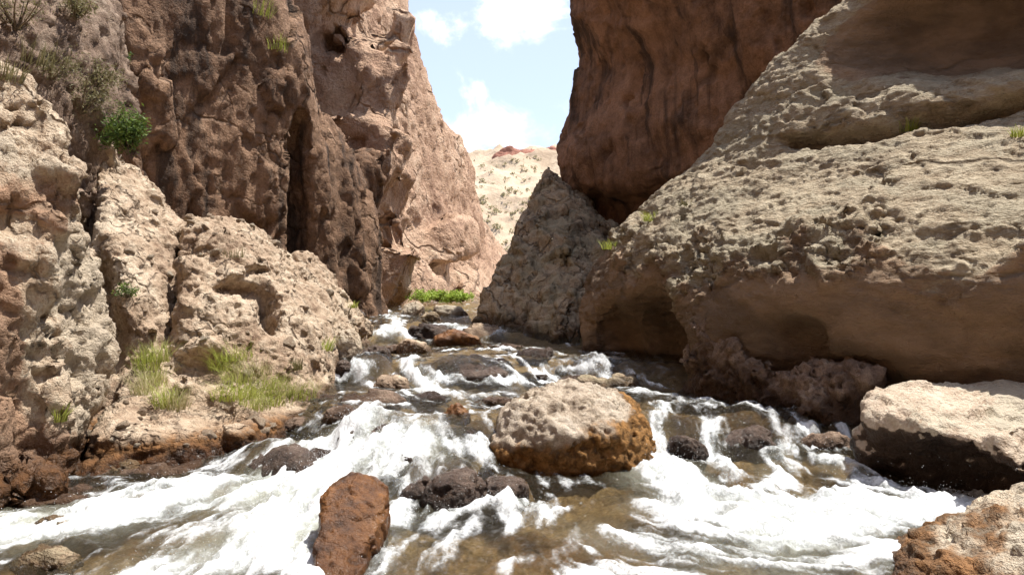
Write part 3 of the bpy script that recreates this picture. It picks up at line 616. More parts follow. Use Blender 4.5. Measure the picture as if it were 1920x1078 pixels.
rock('boulder', [H1, H2, H6], M_grey, 'huge grey beige boulder with a long crack filling the right side', 'boulder', h=.104, kr=.2, ku=.22, sub=2,
     cuts=[((5.15, 8.30, 4.50), (2.0, .95, .74), -.48), (P(1185, 655, 9.3), (.95, 1.15, .74), -.8), (P(1500, 625, 7.45), (.30, .22, .19), -.4), (P(1500, 740, 7.3), (1.4, .45, .33), -.7), (P(1770, 167, 8.5), (.07, .1, .045), -.5), (P(1120, 640, 10.3), (.5, .9, .55), -.8)],
     coarse=[d_fbm(.6, .12, 3, .42, 71), d_strata((.10, .3, 1), .9, .035, 73, .5)],
     fine=[h_crack, masked(d_ridge(1.9, .10, 5, .62, 90, (1, 1, 1.5)), h_edge), masked(d_chunk(4.5, .07, 91, (1, 1, 1.3), .3), h_edge), masked(d_ridge(1.6, .012, 5, .65, 74, (1, 1, 2.0)), h_rough), masked(d_strata((.16, .25, 1), .23, .018, 75, .7), h_rough), masked(d_pits(3.0, .07, .38, 76, .16, (1, 1, 1.8)), lambda p: h_rough(p) * sst(fbm(p * .8, 3, .5, 4), .0, .4)), masked(d_fbm(3.0, .016, 5, .66, 80, (1, 1, 2.2)), h_rough), masked(d_pits(5, .035, .45, 82, .4, (1, 1, 1.5)), lambda p: sst(fbm(p * .55, 3, .5, 14), .2, .45)),
           masked(d_facet(1.5, .03, 78, .012, (1, 1, 1.6)), h_rough), masked(d_facet(6, .008, 81, .003, (1, 1, 1.6)), h_rough), d_fbm(11, .010, 4, .7, 77)],
     attrs={'fresh': h_fresh}, key='H', kc=.22)
H4 = [P(1305, 598, 8.25), P(1322, 600, 8.2), P(1345, 650, 8.0), P(1430, 682, 7.5), P(1300, 640, 8.2), P(1290, 725, 8.2), P(1400, 745, 7.6), P(1430, 700, 7.9), P(1300, 640, 8.8), P(1400, 700, 8.5)]
H5 = [P(1400, 690, 7.6), P(1480, 712, 7.2), P(1560, 692, 7.0), P(1600, 686, 6.9), P(1632, 712, 6.75), P(1640, 765, 6.7), P(1600, 786, 6.75), P(1480, 775, 7.1), P(1400, 748, 7.5), P(1600, 720, 7.8), P(1450, 720, 8.2)]
rock('ledge_rock', [H4 + lo(H4[5:7], 0), H5 + lo(H5[5:9], 0)], M_crust, 'dark crusty ledge along the foot of the huge right boulder, just above the water', 'rock', h=.05, kr=.05, ku=.12, sub=1,
     blocks=[(40, .06, .2, (1, .9, .8), (.2, .2, .2), .8, .6, 81, None)], coarse=[d_fbm(1.6, .07, 4, .5, 81)], fine=[d_chunk(6, .04, 83), d_facet(5, .03, 86, .01), d_ridge(9, .02, 3, .6, 85), d_pits(11, .035, .5, 84, .5)],
     attrs={'wet': lambda v, n: 1 - sst(v[:, 2] - water_base(v[:, 0], v[:, 1]) + .2 * fbm(v * 2, 3), .10, .45)})
# smaller boulders on the right
I1 = [P(1612, 742, 6.05), P(1640, 728, 6.1), P(1692, 712, 6.2), P(1800, 722, 6.2), P(1920, 735, 6.2), P(2150, 740, 6.0), P(1622, 785, 5.75), P(1740, 788, 5.35), P(1850, 832, 5.0), P(1920, 858, 4.85), P(2100, 890, 4.6), P(1640, 845, 6.25), P(1720, 905, 6.1), P(1840, 955, 5.8), P(1960, 960, 5.65), P(1700, 740, 7.2), P(2100, 740, 7)]
I1 += lo(I1[11:15] + I1[15:])
M_under = rock_mat('pale_boulder_with_wet_foot_and_painted_shade', (.60, .51, .40), (.45, .345, .255), (.22, .15, .10), 1.3, bump=.7, lich=(.54, .51, .40), fresh=(.09, .06, .042))  # near-black foot colour carries the undercut's shade as well as wet rock
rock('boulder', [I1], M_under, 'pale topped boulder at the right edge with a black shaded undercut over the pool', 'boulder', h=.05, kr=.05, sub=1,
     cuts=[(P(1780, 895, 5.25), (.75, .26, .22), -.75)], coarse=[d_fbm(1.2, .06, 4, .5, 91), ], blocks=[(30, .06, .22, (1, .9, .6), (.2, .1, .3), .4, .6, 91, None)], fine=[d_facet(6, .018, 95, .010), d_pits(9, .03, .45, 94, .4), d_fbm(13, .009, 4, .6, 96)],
     attrs={'fresh': lambda v, n: 1.3 * sst(.46 - v[:, 2] - .4 * n[:, 2] + .10 * fbm(v * 3, 3), -.05, .12), 'wet': lambda v, n: .9 * sst(.44 - v[:, 2] - .4 * n[:, 2] + .10 * fbm(v * 3, 3), -.05, .12)})  # paints undercut shade onto low, down-facing rock, together with its wetness
I2 = [P(1812, 703, 6.75), P(1850, 684, 6.8), P(1940, 690, 6.8), P(2100, 700, 6.8), P(2100, 770, 6.4), P(1830, 760, 6.4), P(1830, 760, 7.2), P(1900, 690, 7.3), P(2100, 700, 7.3)]
rock('rock', [I2], M_grey, 'small tan rock wedged between the right edge boulder and the huge boulder', 'rock', h=.05, kr=.04, sub=1, coarse=[d_fbm(2, .04, 4, .5, 98)], fine=[d_chunk(6, .04, 97), d_fbm(12, .012, 4, .6, 99)])
J = [P(1655, 1060, 4.25), P(1680, 1020, 4.35), P(1735, 980, 4.45), P(1830, 948, 4.6), P(1925, 912, 4.65), P(2150, 880, 4.6), P(1640, 1110, 4.0), P(1760, 1085, 3.75), P(1920, 1050, 3.55), P(2150, 1000, 3.5), P(1900, 1200, 3.3), P(1900, 960, 4.0), P(2100, 1200, 3.3)]
J += lo(J[:6] + J[6:8] + J[10:])
rock('rock', [J], M_pale, 'pale and rust brown rock sloping into the bottom right corner', 'rock', h=.04, kr=.04, sub=1, coarse=[d_fbm(1.8, .04, 4, .5, 101), d_chunk(4, .04, 102)],
     fine=[d_chunk(9, .03, 103, (1, 1, 1), .3), d_pits(14, .02, .5, 104, .5), d_fbm(16, .008, 4, .6, 105)],
     attrs={'stain': lambda v, n: .95 * sst(2.5 - v[:, 0] + .4 * fbm(v * 2.5, 4, .6), -.1, .45), 'wet': lambda v, n: .8 * (1 - sst(v[:, 2], .02, .14))})

# boulder in midstream
K = [P(914, 800, 6.1), P(925, 768, 6.35), P(962, 735, 6.6), P(1005, 708, 6.8), P(1085, 704, 6.8), P(1150, 728, 6.7), P(1203, 760, 6.5), P(1230, 790, 6.3), P(1234, 832, 6.15), P(1205, 860, 5.98), P(1050, 878, 5.85), P(985, 873, 5.88), P(918, 832, 6.0), P(1040, 820, 5.72), P(1150, 830, 5.75), P(980, 790, 5.9), P(960, 780, 6.9), P(1180, 800, 6.9)]
K += lo(K[8:13] + K[16:], -.2)
def k_stain(v, n):
    zz = v[:, 2] + .10 * fbm(v * 3, 4, .6, 8); right = sst(v[:, 0] + .12 * fbm(v * 4, 3), .62, 1.02)
    return np.clip(1.15 * (1 - sst(zz, .26 + .26 * right, .48 + .26 * right)), 0, 1.1)
rock('boulder', [K + [P(1048, 700, 6.45), P(1120, 712, 6.4), P(985, 725, 6.35)]], M_center, 'round boulder in midstream, pale crusty top and orange stained base', 'boulder', h=.04, kr=.09, sub=1,
     cuts=[(P(1105, 845, 5.75), (.17, .10, .028), .15), (P(1150, 850, 5.75), (.06, .10, .04), .15)],
     coarse=[d_fbm(1.8, .05, 4, .5, 111), d_facet(2.6, .035, 112, .0)],
     fine=[d_chunk(9, .03, 113, (1, 1, 1), .2), d_pits(15, .028, .5, 114, .55), d_fbm(18, .008, 4, .6, 115), d_pits(34, .010, .5, 116, .5)],
     attrs={'stain': k_stain, 'wet': lambda v, n: .85 * (1 - sst(v[:, 2] + .05 * fbm(v * 4, 3), .06, .16))}, key='K')
# slab standing in the foreground
Lp = [P(604, 925, 4.45), P(664, 888, 4.62), P(728, 904, 4.6), P(736, 930, 4.55), P(706, 1000, 4.32), P(655, 1095, 3.95), P(580, 1095, 3.92), P(598, 960, 4.32), P(630, 915, 4.85), P(728, 920, 4.85), P(700, 1000, 4.6)]
Lp += lo(Lp[4:7] + Lp[8:], -.25)
rock('slab', [Lp], M_slab, 'rust brown wet slab leaning up out of the foreground rapids', 'rock', h=.028, kr=.012, sub=1, coarse=[d_fbm(2.2, .018, 4, .5, 121)],
     fine=[d_facet(6, .016, 122, .004), d_pits(16, .01, .45, 123, .4), d_fbm(16, .006, 4, .6, 124)], attrs={'wet': lambda v, n: .35 + .5 * (1 - sst(v[:, 2], .02, .14)), 'stain': lambda v, n: .5 + .5 * fbm(v * 3, 3)})

# loose stones in and beside the stream: (px centre, py base, width px, height px, material, label)
STONES = [
    (848, 798, 66, 44, M_slab, 'small rust red stone left of the midstream boulder'),
    (728, 730, 80, 34, M_rubble, 'tan wet stone in the pool below the left fall'),
    (643, 676, 72, 62, M_pale, 'rounded pale stone at the tip of the left bank boulder'),
    (642, 712, 44, 40, M_wetdark, 'dark reddish stone below the rounded pale stone on the left bank'),
    (800, 640, 96, 40, M_wetdark, 'dark brown stone beside the upper little fall'),
    (860, 650, 110, 34, M_slab, 'long red brown stone lying across the upper stream'),
    (900, 640, 100, 32, M_rubble, 'pale flat stone behind the long red brown stone'),
    (770, 664, 76, 36, M_rubble, 'tan stone above the white double fall'),
    (700, 676, 80, 40, M_wetdark, 'dark wet stone at the left of the double fall'),
    (770, 592, 60, 30, M_pale, 'small pale stone at the stream head'),
    (848, 592, 92, 32, M_pale, 'pale flat stone under the green bushes at the stream head'),
    (805, 606, 44, 24, M_mid, 'grey stone at the stream head between two pale stones'),
    (905, 606, 46, 20, M_mid, 'grey stone at the foot of the pointed rock'),
    (1150, 728, 150, 34, M_mid, 'flat mossy rock awash behind the midstream boulder'),
    (660, 602, 50, 26, M_wetdark, 'dark stone under the tip of the left bank boulder'),
    (90, 1000, 110, 34, M_mid, 'small wet stone at the bottom of the pitted left rock'),
    (200, 890, 120, 30, M_mid, 'low wet stone at the waterline below the grassy shelf'),
    (515, 905, 230, 64, M_wetdark, 'broad dark wet rock under the left rapids'),
    (850, 958, 170, 80, M_wetdark, 'dark glistening rock in front of the midstream boulder'),
    (945, 945, 110, 62, M_wetdark, 'dark wet rock hard against the front left of the midstream boulder'),
    (782, 945, 80, 66, M_wetdark, 'small dark wet rock right of the leaning slab'),
    (885, 716, 200, 44, M_wetdark, 'long dark ledge under the right part of the double fall'),
    (1292, 868, 90, 74, M_wetdark, 'dark wet rock in the fall right of the midstream boulder'),
    (1425, 852, 150, 66, M_wetdark, 'wide dark wet rock in the right cascade'),
    (1565, 850, 120, 52, M_crust, 'brown wet rock at the top right of the right cascade'),
    (640, 790, 120, 34, M_crust, 'brown rock awash off the end of the grassy shelf'),
    (565, 812, 110, 40, M_crust, 'low brown rock awash where the left rapids begin'),
    (860, 826, 110, 26, M_wetdark, 'low dark rock awash left of the midstream boulder'),
    (735, 818, 130, 28, M_wetdark, 'flat dark rock awash in the middle of the upper pool'),
    (690, 762, 150, 24, M_crust, 'flat brown rock just breaking the pool below the double fall'),
    (760, 880, 60, 34, M_wetdark, 'small dark stone behind the leaning slab'),
    (1010, 672, 90, 22, M_wetdark, 'dark low stone in midstream near the pointed rock'),
    (1090, 700, 100, 20, M_mid, 'thin mossy stone awash at the cave mouth of the huge boulder'),
    (625, 752, 110, 16, M_crust, 'flat brown ledge stone off the right end of the grass'),
    (790, 752, 120, 14, M_wetdark, 'flat dark ledge stone below the double fall'),
    (925, 760, 90, 16, M_crust, 'flat brown stone just left of the midstream boulder top'),
    (990, 712, 110, 16, M_wetdark, 'low dark stone right of the long dark ledge'),
    (1085, 722, 120, 16, M_crust, 'low brown stone behind the midstream boulder, right of its top'),
    (735, 662, 70, 18, M_crust, 'brown stone just under the upper little fall'),
    (950, 654, 90, 12, M_crust, 'flat tan stone in the riffle below the pointed rock'),
    (680, 838, 120, 26, M_wetdark, 'dark ledge where the left rapids drop from the upper pool'),
    (610, 868, 110, 34, M_wetdark, 'dark wet rock between the broad left rock and the leaning slab'),
    (60, 955, 230, 22, M_crust, 'flat wet brown shelf stone at the left edge under the pitted rock'),
    (250, 900, 220, 24, M_crust, 'long low brown shelf stone along the foot of the left bank'),
    (60, 1070, 160, 40, M_mid, 'low wet stone in the bottom left corner'),
]
RINGS = [(.42, 6.25, .72, .62, .55), (-.91, 4.3, .26, .36, .8)]
for i, (px, py, w, hh, mt, lab) in enumerate(STONES):
    b = on_water(px, py); d = b[1]; W2 = w / F * d / 2; HH = hh / F * d
    if d < 10: RINGS.append((b[0], b[1] + W2 * .75, W2, W2 * .75, .55))
    rs = np.random.RandomState(200 + i); pts = []
    for _ in range(26):
        u = rs.normal(size=3); u /= np.linalg.norm(u); u = np.sign(u) * np.abs(u) ** .8
        aw = .85 if ' wet ' in lab or 'awash' in lab or 'glistening' in lab or 'ledge' in lab else 1.0
        pts.append((b[0] + u[0] * W2, b[1] + W2 * .75 + u[1] * W2 * .75, b[2] - .02 + max(u[2], -.5) * HH * aw))
    rock('stone', [pts], mt, lab, 'stone', h=max(.02, W2 * .11), kr=W2 * .08, sub=1, coarse=[d_fbm(.8 / W2, W2 * .10, 3, .5, i)],
         fine=[d_facet(2 / W2, W2 * .07, i + .5, .01), d_fbm(6 / W2, W2 * .025, 3, .6, i), d_pits(5 / W2, W2 * .05, .45, i, .4)], group='loose stones in the stream')

# ------------------------------------------------------------------ water surface
def water_mat():
    m = bpy.data.materials.new('stream_water'); m.use_nodes = True; t = NT(m.node_tree)
    co = t.n('ShaderNodeTexCoord').outputs['Object']
    f = t.attr('foam'); thin = t.attr('film')
    st1 = t.attr('streak')
    s2 = t.n('ShaderNodeMapping', {'Vector': co, 'Scale': (34.0, 22.0, 24.0)}).outputs[0]
    st2 = t.noise(s2, 1.0, 5, .7, .5)
    fo = t.math('ADD', f, t.math('ADD', t.math('MULTIPLY', st1, .33), t.math('MULTIPLY', t.math('SUBTRACT', st2, .5), .95)))
    F_ = t.math('MULTIPLY', t.smooth(fo, .22, 1.30), .97)
    milk = t.attr('milk')
    speck = t.math('MULTIPLY', t.smooth(st2, .60, .72), t.math('MULTIPLY', thin, .6))
    F_ = t.math('MAXIMUM', F_, speck)
    hgt = st2
    b = t.n('ShaderNodeBump', {'Height': hgt, 'Strength': .8, 'Distance': .06})
    fr = t.n('ShaderNodeFresnel', {'IOR': 1.33, 'Normal': b.outputs[0]}).outputs[0]
    tr = t.n('ShaderNodeBsdfTransparent', {'Color': (.90, .87, .76)})
    mkc = t.mix(milk, (.15, .125, .07), (.52, .53, .44))
    mk = t.n('ShaderNodeBsdfDiffuse', {'Color': mkc, 'Normal': b.outputs[0]})
    gl = t.n('ShaderNodeBsdfGlossy', {'Color': (1, 1, 1), 'Roughness': .07, 'Normal': b.outputs[0]})
    w1 = t.n('ShaderNodeMixShader', {0: t.math('ADD', .09, t.math('MULTIPLY', milk, .66)), 1: tr.outputs[0], 2: mk.outputs[0]})
    w2 = t.n('ShaderNodeMixShader', {0: t.math('MULTIPLY', fr, .9), 1: w1.outputs[0], 2: gl.outputs[0]})
    b2 = t.n('ShaderNodeBump', {'Height': hgt, 'Strength': .55, 'Distance': .05})
    fm = t.n('ShaderNodeBsdfPrincipled', {'Base Color': t.mix(t.smooth(t.math('ADD', t.math('MULTIPLY', st2, 1.0), t.math('MULTIPLY', st1, .10)), .36, .64), (.50, .53, .53), (.76, .78, .79)), 'Roughness': .5, 'Normal': b2.outputs[0], 'Specular IOR Level': .3})
    o = t.n('ShaderNodeMixShader', {0: F_, 1: w2.outputs[0], 2: fm.outputs[0]})
    t.n('ShaderNodeOutputMaterial', {'Surface': o.outputs[0]})
    return m
for rx_, ry_, ra, rb, rg in RINGS:                                                     # froth where the current meets a stone
    dd = np.sqrt(((xw - rx_) / ra) ** 2 + ((yw - ry_) / rb) ** 2); FO = np.maximum(FO, rg * np.exp(-((dd - 1.05) / .22) ** 2) * (.45 + .55 * sst(fbm(np.stack([xw * 3, yw * 3, xw * 0], 1), 2, .5, 31), -.3, .4)))
    zw = zw + .03 * np.exp(-((dd - 1.05) / .25) ** 2) * sst((yw - ry_) / rb, -.2, .8)                # water piles up on the upstream side
wm = mesh_from('stream_water', np.stack([xw, yw, zw], 1), GQ, [water_mat()], {'foam': FO, 'milk': MILK, 'streak': .75 * ST1 + .5 * ST2, 'film': np.clip(L / .05, 0, 1)})
water = props(link(bpy.data.objects.new('stream_water', wm)), 'fast clear mountain stream with white rapids', None, None, 'structure')


# ------------------------------------------------------------------ stones of the left bank (pieces of the bank)
RS = random.Random(5); NR = np.random.RandomState(5)
def ico_stone(seed):
    bm = bmesh.new(); bmesh.ops.create_icosphere(bm, subdivisions=3, radius=1.0)
    v = np.array([x.co for x in bm.verts]); f = np.array([[x.index for x in p.verts] for p in bm.faces]); bm.free()
    rs = np.random.RandomState(seed)
    for _ in range(9):                                              # knock flats into the ball
        n = rs.normal(size=3); n /= np.linalg.norm(n); d = rs.uniform(.55, .85); k = v @ n; v = v - n * np.clip(k - d, 0, None)[:, None] * .9
    v = v * (1 + .10 * fbm(v * 2.2, 3, .5, seed))[:, None] * np.array([1, .8, .62])
    z = np.zeros(len(v))
    return v, f, z
def ray(key, px, py):
    d = Vector(((px - CX) / F, 1.0, (CY - py) / F)).normalized()
    h = BVH[key].ray_cast(Vector((0, 0, CZ)), d)
    for k in range(1, 14):
        if h[0] is not None: break
        d = Vector(((px - CX) / F, 1.0, (CY - py - 6 * k) / F)).normalized(); h = BVH[key].ray_cast(Vector((0, 0, CZ)), d)
    return h[0], h[1]
stone_meshes = [mesh_from('stone', *ico_stone(k)[:2], [m], {'wet': ico_stone(k)[2], 'stain': ico_stone(k)[2], 'fresh': ico_stone(k)[2]}) for k, m in ((1, M_rubble), (2, M_pale), (3, M_rubble), (4, M_rubble), (5, M_rubble), (6, M_rubble))]
placed = 0
for _ in range(900):
    if placed >= 130: break
    px, py = NR.uniform(150, 660), NR.uniform(330, 850)
    h, n = ray('B', px, py)
    if h is None or n.z < .25: continue
    if ray('B', px, py - 16)[1] is None or abs((ray('B', px, py - 16)[0] - h).length) > .6: continue
    r = .03 * (3.4 ** (NR.rand() ** 1.9))
    o = link(bpy.data.objects.new('stone', stone_meshes[NR.randint(6)])); o.parent = bank; o.matrix_parent_inverse = Matrix.Identity(4)
    o.location = h - bank.location - n * r * .05; o.rotation_euler = (NR.uniform(-.4, .4), NR.uniform(-.4, .4), NR.uniform(0, 6.28)); o.scale = (r, r * NR.uniform(.7, 1.1), r * NR.uniform(.7, 1.2))
    placed += 1

# ------------------------------------------------------------------ plants
def leaf_mat(name, a, b, rough=.6):
    m = bpy.data.materials.new(name); m.use_nodes = True; t = NT(m.node_tree)
    co = t.n('ShaderNodeTexCoord').outputs['Object']
    c = t.mix(t.smooth(t.noise(co, 14.0, 3, .6), .35, .65), a, b)
    bs = t.n('ShaderNodeBsdfPrincipled', {'Base Color': c, 'Roughness': rough, 'Specular IOR Level': .3})
    tl = t.n('ShaderNodeBsdfTranslucent', {'Color': c})
    mx = t.n('ShaderNodeMixShader', {0: .35, 1: bs.outputs[0], 2: tl.outputs[0]})
    t.n('ShaderNodeOutputMaterial', {'Surface': mx.outputs[0]})
    return m
L_lime = leaf_mat('lime_grass', (.24, .29, .04), (.42, .44, .11)); L_green = leaf_mat('green_leaves', (.05, .095, .024), (.17, .24, .045)); L_dry = leaf_mat('dry_olive_leaves', (.13, .12, .05), (.25, .22, .11))
L_pale = leaf_mat('straw_grass', (.26, .29, .06), (.42, .42, .15)); L_straw = leaf_mat('dead_grass', (.30, .27, .12), (.45, .40, .22)); L_far = leaf_mat('bright_far_leaves', (.22, .32, .04), (.42, .52, .10)); L_twig = leaf_mat('grey_twig', (.20, .15, .10), (.32, .26, .19))
def blades(n, rad, hgt, rs, wid=.006, lean=.5):
    V, Q = [], []
    for _ in range(n):
        a, rr = rs.uniform(0, 6.28), rad * math.sqrt(rs.rand()); b = np.array([math.cos(a) * rr, math.sin(a) * rr, -.02])
        az = rs.uniform(0, 6.28) if rs.rand() < .4 else a + rs.normal() * .5
        hh = hgt * rs.uniform(.45, 1.1); ln = lean * rs.uniform(.3, 1.3); dr = np.array([math.cos(az), math.sin(az), 0]); sd = np.array([-dr[1], dr[0], 0]) * wid * rs.uniform(.7, 1.3)
        k0 = len(V)
        for k, tt in enumerate((0, .4, .75, 1.0)):
            c = b + np.array([0, 0, 1]) * hh * (tt - .35 * ln * tt * tt) + dr * hh * ln * tt ** 2; w = (1 - tt * .88)
            V += [c - sd * w, c + sd * w]
        for k in range(3): Q.append([k0 + 2 * k, k0 + 2 * k + 1, k0 + 2 * k + 3, k0 + 2 * k + 2])
    return np.array(V), np.array(Q)
def tuft(key, px, py, rad, hgt, n, mat, label, group=None, wid=.006, lean=.5, seed=0):
    h, nn = ray(key, px, py)
    if h is None: return
    v, q = blades(n, rad, hgt, np.random.RandomState(seed + int(px * 7 + py)), wid, lean)
    v[:, :2] += 0.35 * np.array([nn.x, nn.y]) * v[:, 2:3]
    o = link(bpy.data.objects.new('grass_tuft', mesh_from('grass_tuft', v, q, [mat], smooth=False))); o.location = h
    props(o, label, 'grass', group or 'grass tufts on the rocks')
for k, (px, py) in enumerate([(425, 690), (450, 715), (435, 745), (475, 700), (480, 740), (505, 725), (515, 755), (540, 735), (560, 745), (470, 765), (440, 672)]):
    tuft('B', px, py, .18, .26, 160, (L_lime, L_pale, L_lime, L_straw)[k % 4], 'grass tuft in the wide lime green patch on the shelf, ' + ('at its far left edge', 'left of its middle, upper', 'at its lower left', 'at its upper middle', 'at its very centre', 'right of its centre', 'at its lower right', 'in its right part', 'at its far right end', 'at its bottom edge', 'at its top left tip')[k], 'grass of the wide patch on the shelf', .0032, .95)
for k, (px, py) in enumerate([(275, 690), (290, 720), (270, 735), (310, 760), (295, 675), (330, 765)]):
    tuft('B', px, py, .12, .28, 140, (L_lime, L_pale, L_straw)[k % 3], 'grass tuft in the narrow clump beside the pitted left rock, ' + ('upper left one', 'middle one', 'lower left one', 'lower right one', 'topmost one', 'rightmost at the bottom')[k], 'grass of the narrow clump on the shelf', .0032, .7)
for (key, px, py, rad, hgt, n, mt, lab) in [
    ('A', 112, 785, .05, .16, 60, L_lime, 'thin grass tuft low on the pitted left rock'), ('B', 612, 655, .08, .20, 60, L_lime, 'small grass tuft beside the rounded pale stone'),
    ('B', 556, 690, .07, .16, 60, L_dry, 'yellowing tuft at the right end of the wide grass patch'), ('B', 440, 480, .15, .14, 50, L_dry, 'sparse dry tuft on top of the left bank boulder'),
    ('H', 1702, 245, .10, .16, 90, L_lime, 'bright tuft in the long crack of the huge right boulder'), ('H', 1912, 255, .08, .14, 60, L_lime, 'tuft at the right end of the long boulder crack'),
    ('H', 1222, 412, .12, .16, 80, L_lime, 'grass tuft on the left shoulder of the huge boulder, upper one'), ('H', 1150, 465, .16, .16, 90, L_lime, 'grass tuft low on the left shoulder of the huge boulder'),
    ('H', 1285, 385, .10, .12, 60, L_dry, 'faint dry tuft on the face below the huge boulder ridge'), ('C', 490, 30, .2, .35, 70, L_lime, 'green tuft high on the lit rim of the dark left cliff'),
    ('C', 517, 95, .2, .3, 60, L_lime, 'lower green tuft on the lit rim of the dark left cliff'), ('A', 10, 150, .14, .20, 90, L_dry, 'dry grass on top of the pitted left rock'), ('C3', 60, 120, .2, .3, 90, L_dry, 'dry olive grass behind the top of the pitted left rock'),
    ('B', 660, 575, .10, .12, 50, L_lime, 'tiny green tuft at the far tip of the left bank boulder')]:
    tuft(key, px, py, rad, hgt, n, mt, lab)

def shrub(key, px, py, rx, rz, nleaf, leafs, mat, label, seed=1, group=None, at=None, up=.35, twigs=14):
    if at is None:
        h, nn = ray(key, px, py)
        if h is None: return
        base = Vector(h)
    else: base = Vector(at); nn = Vector((0, -.5, .5))
    rs = np.random.RandomState(seed)
    root = link(bpy.data.objects.new('shrub', None)); root.location = base; root.empty_display_size = .1
    props(root, label, 'shrub', group)
    SV, SQ, LV, LQ = [], [], [], []
    tips = []
    for k in range(twigs):
        a = rs.uniform(0, 6.28); e = rs.uniform(.15, 1.3)
        d = np.array([math.cos(a) * math.cos(e), math.sin(a) * math.cos(e), math.sin(e)]) + np.array(nn) * .4
        end = d * np.array([rx, rx, rz]) * rs.uniform(.65, 1.05); mid = end * .5 + rs.normal(size=3) * rx * .10 + np.array([0, 0, rz * .1])
        p0 = np.zeros(3)
        ts = np.linspace(0, 1, 6); cur = [(1 - q) ** 2 * p0 + 2 * q * (1 - q) * mid + q * q * end for q in ts]
        for j in range(5):
            w = rx * .028 * (1 - .16 * j); k0 = len(SV)
            for c in (cur[j], cur[j + 1]):
                for (sx, sz) in ((-1, 0), (1, 0), (0, 1)): SV.append(c + np.array([sx, .3 * sz, sz]) * w)
            for q in range(3): SQ.append([k0 + q, k0 + (q + 1) % 3, k0 + 3 + (q + 1) % 3, k0 + 3 + q])
        tips.append(cur)
    for _ in range(nleaf):
        cur = tips[rs.randint(len(tips))]; q = rs.uniform(.3, 1.0) ** .8; j = min(4, int(q * 5)); c = cur[j] + (cur[j + 1] - cur[j]) * (q * 5 - j)
        c = c + rs.normal(size=3) * np.array([rx, rx, rz]) * .13
        n = rs.normal(size=3) + np.array([0, 0, .6]); n /= np.linalg.norm(n); t1 = np.cross(n, rs.normal(size=3)); t1 /= np.linalg.norm(t1); t2 = np.cross(n, t1)
        ll = leafs * rs.uniform(.6, 1.3); k0 = len(LV)
        LV += [c - t1 * ll, c - t2 * ll * .38, c + t1 * ll, c + t2 * ll * .38]; LQ.append([k0, k0 + 1, k0 + 2, k0 + 3])
    for nm, V, Q, m in (('stem', SV, SQ, L_twig), ('foliage', LV, LQ, mat)):
        o = link(bpy.data.objects.new(nm, mesh_from(nm, np.array(V), np.array(Q), [m], smooth=False))); o.parent = root
shrub(None, 0, 0, .34, .46, 3000, .024, L_green, 'dense green bush at the foot of the dark left cliff', 3, at=P(238, 288, 9.25))
shrub('C3', 150, 215, .40, .55, 1500, .018, L_dry, 'dull olive bush between the pitted left rock and the green bush', 4)
shrub('C', 205, 115, .28, .18, 600, .022, L_green, 'small grey green bush in a notch high above the green bush', 5)
shrub('C3', 140, 40, .35, .30, 800, .02, L_dry, 'pale scrubby bush near the top left corner', 6)
shrub('C3', 30, 60, .45, .40, 700, .016, L_dry, 'thin twiggy bush in the top left corner', 7)
shrub('C3', 185, 160, .30, .34, 900, .018, L_dry, 'grey olive bush just below the small bush in the notch', 9)
shrub('C3', 95, 150, .34, .36, 900, .016, L_dry, 'dry bush rising behind the top of the pitted left rock', 10)
shrub('B', 238, 560, .16, .14, 500, .014, L_green, 'small dark green plant beside the shaded side of the pitted left rock', 8)
for k, px in enumerate((795, 822, 848, 868)):
    shrub(None, 0, 0, .55, .26, 700, .045, L_far, ('leftmost', 'second', 'third', 'rightmost')[k] + ' low bright green bush in the row at the stream head', 20 + k, 'bright bushes at the stream head', at=P(px, 566, 20.5 + .3 * k), twigs=10)

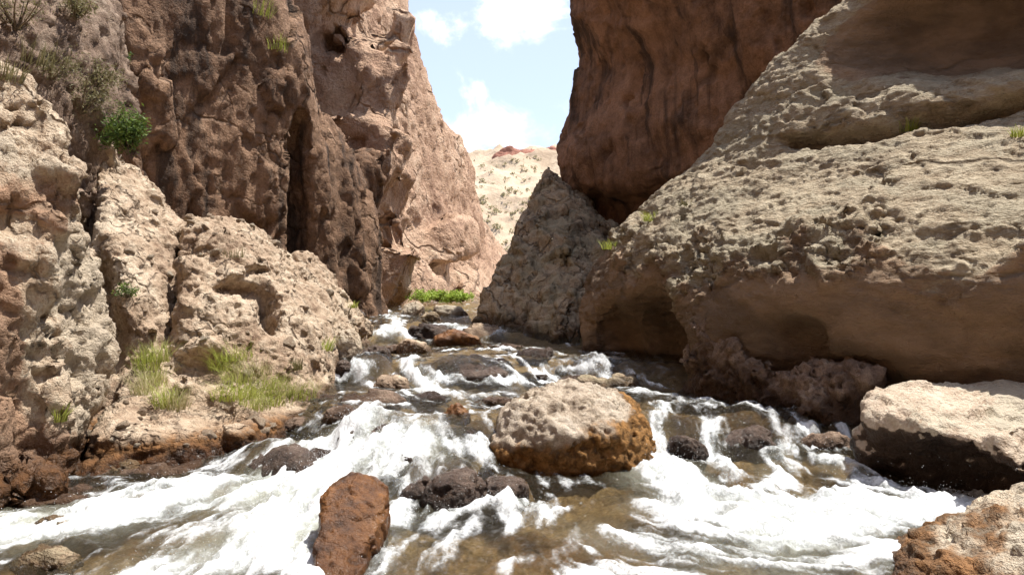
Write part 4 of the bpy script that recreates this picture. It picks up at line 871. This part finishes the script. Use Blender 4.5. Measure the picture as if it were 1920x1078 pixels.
# ------------------------------------------------------------------ far hillside: red caprock and scrub
rock('caprock', [[P(935, 292, 106), P(950, 282, 106), P(1000, 284, 106), P(1045, 282, 106), P(1045, 312, 105), P(960, 312, 104), P(930, 300, 105), P(950, 290, 112), P(1045, 290, 112), P(1045, 312, 112), P(950, 312, 112)]], M_redcap, 'red caprock band on the far pale ridge', 'rock', h=.35, kr=.3, sub=1,
     blocks=[(24, .4, 1.3, (1, .8, .8), (0, 0, .3), .3, .5, 61, None)], coarse=[d_fbm(.3, .4, 3, .5, 131)], fine=[d_facet(.8, .12, 132, .1)], attrs={'wet': lambda v, n: np.zeros(len(v))})
rs = np.random.RandomState(44); SV, SQ = [], []
hb = BVHTree.FromPolygons(np.stack([gxx, gyy, gz], 1).tolist(), hq.tolist())
for _ in range(170):
    px, py = rs.uniform(860, 1030), rs.uniform(295, 500)
    h = hb.ray_cast(Vector((0, 0, CZ)), pixdir(px, py))[0]
    if h is None: continue
    c = np.array(h); r = rs.uniform(.10, .42)
    for _ in range(16):
        n = rs.normal(size=3); n /= np.linalg.norm(n); t1 = np.cross(n, rs.normal(size=3)); t1 /= np.linalg.norm(t1); t2 = np.cross(n, t1); p = c + np.array([1, 1, .6]) * rs.normal(size=3) * r * .5 + np.array([0, 0, r * .35]); l = r * .4
        k0 = len(SV); SV += [p - t1 * l, p - t2 * l * .6, p + t1 * l, p + t2 * l * .6]; SQ.append([k0, k0 + 1, k0 + 2, k0 + 3])
props(link(bpy.data.objects.new('scrub', mesh_from('scrub', np.array(SV), np.array(SQ), [leaf_mat('straw_scrub', (.24, .22, .12), (.36, .32, .19))], smooth=False))), 'sparse dry scrub dotted over the far hillside', 'scrub', None, 'stuff')

# ------------------------------------------------------------------ spray above the white water
cand = np.where((FO > .75) & (yw < 10.5))[0]; wgt = .15 + fast[cand] + .8 * np.clip(zw[cand] - base[cand], 0, .1) / .1
pick = cand[np.random.RandomState(9).choice(len(cand), 6500, p=wgt / wgt.sum())]
rs = np.random.RandomState(10); r = rs.uniform(.0007, .0026, len(pick)) * (1 + .05 * yw[pick]); c = np.stack([xw[pick], yw[pick], zw[pick]], 1) + np.stack([rs.normal(size=len(pick)) * .03, rs.normal(size=len(pick)) * .03, rs.exponential(.045, len(pick))], 1)
octv = np.array([(1, 0, 0), (-1, 0, 0), (0, 1, 0), (0, -1, 0), (0, 0, 1), (0, 0, -1)], float); octf = np.array([(0, 2, 4), (2, 1, 4), (1, 3, 4), (3, 0, 4), (2, 0, 5), (1, 2, 5), (3, 1, 5), (0, 3, 5)])
V = (c[:, None, :] + octv[None] * r[:, None, None]).reshape(-1, 3); Q = (octf[None] + 6 * np.arange(len(pick))[:, None, None]).reshape(-1, 3)
ms = bpy.data.materials.new('water_droplets'); ms.use_nodes = True; t = NT(ms.node_tree)
t.n('ShaderNodeOutputMaterial', {'Surface': t.n('ShaderNodeBsdfPrincipled', {'Base Color': (.78, .8, .82), 'Roughness': .3}).outputs[0]})
props(link(bpy.data.objects.new('spray', mesh_from('spray', V, Q, [ms]))), 'fine white spray thrown up over the rapids', 'spray', None, 'stuff')
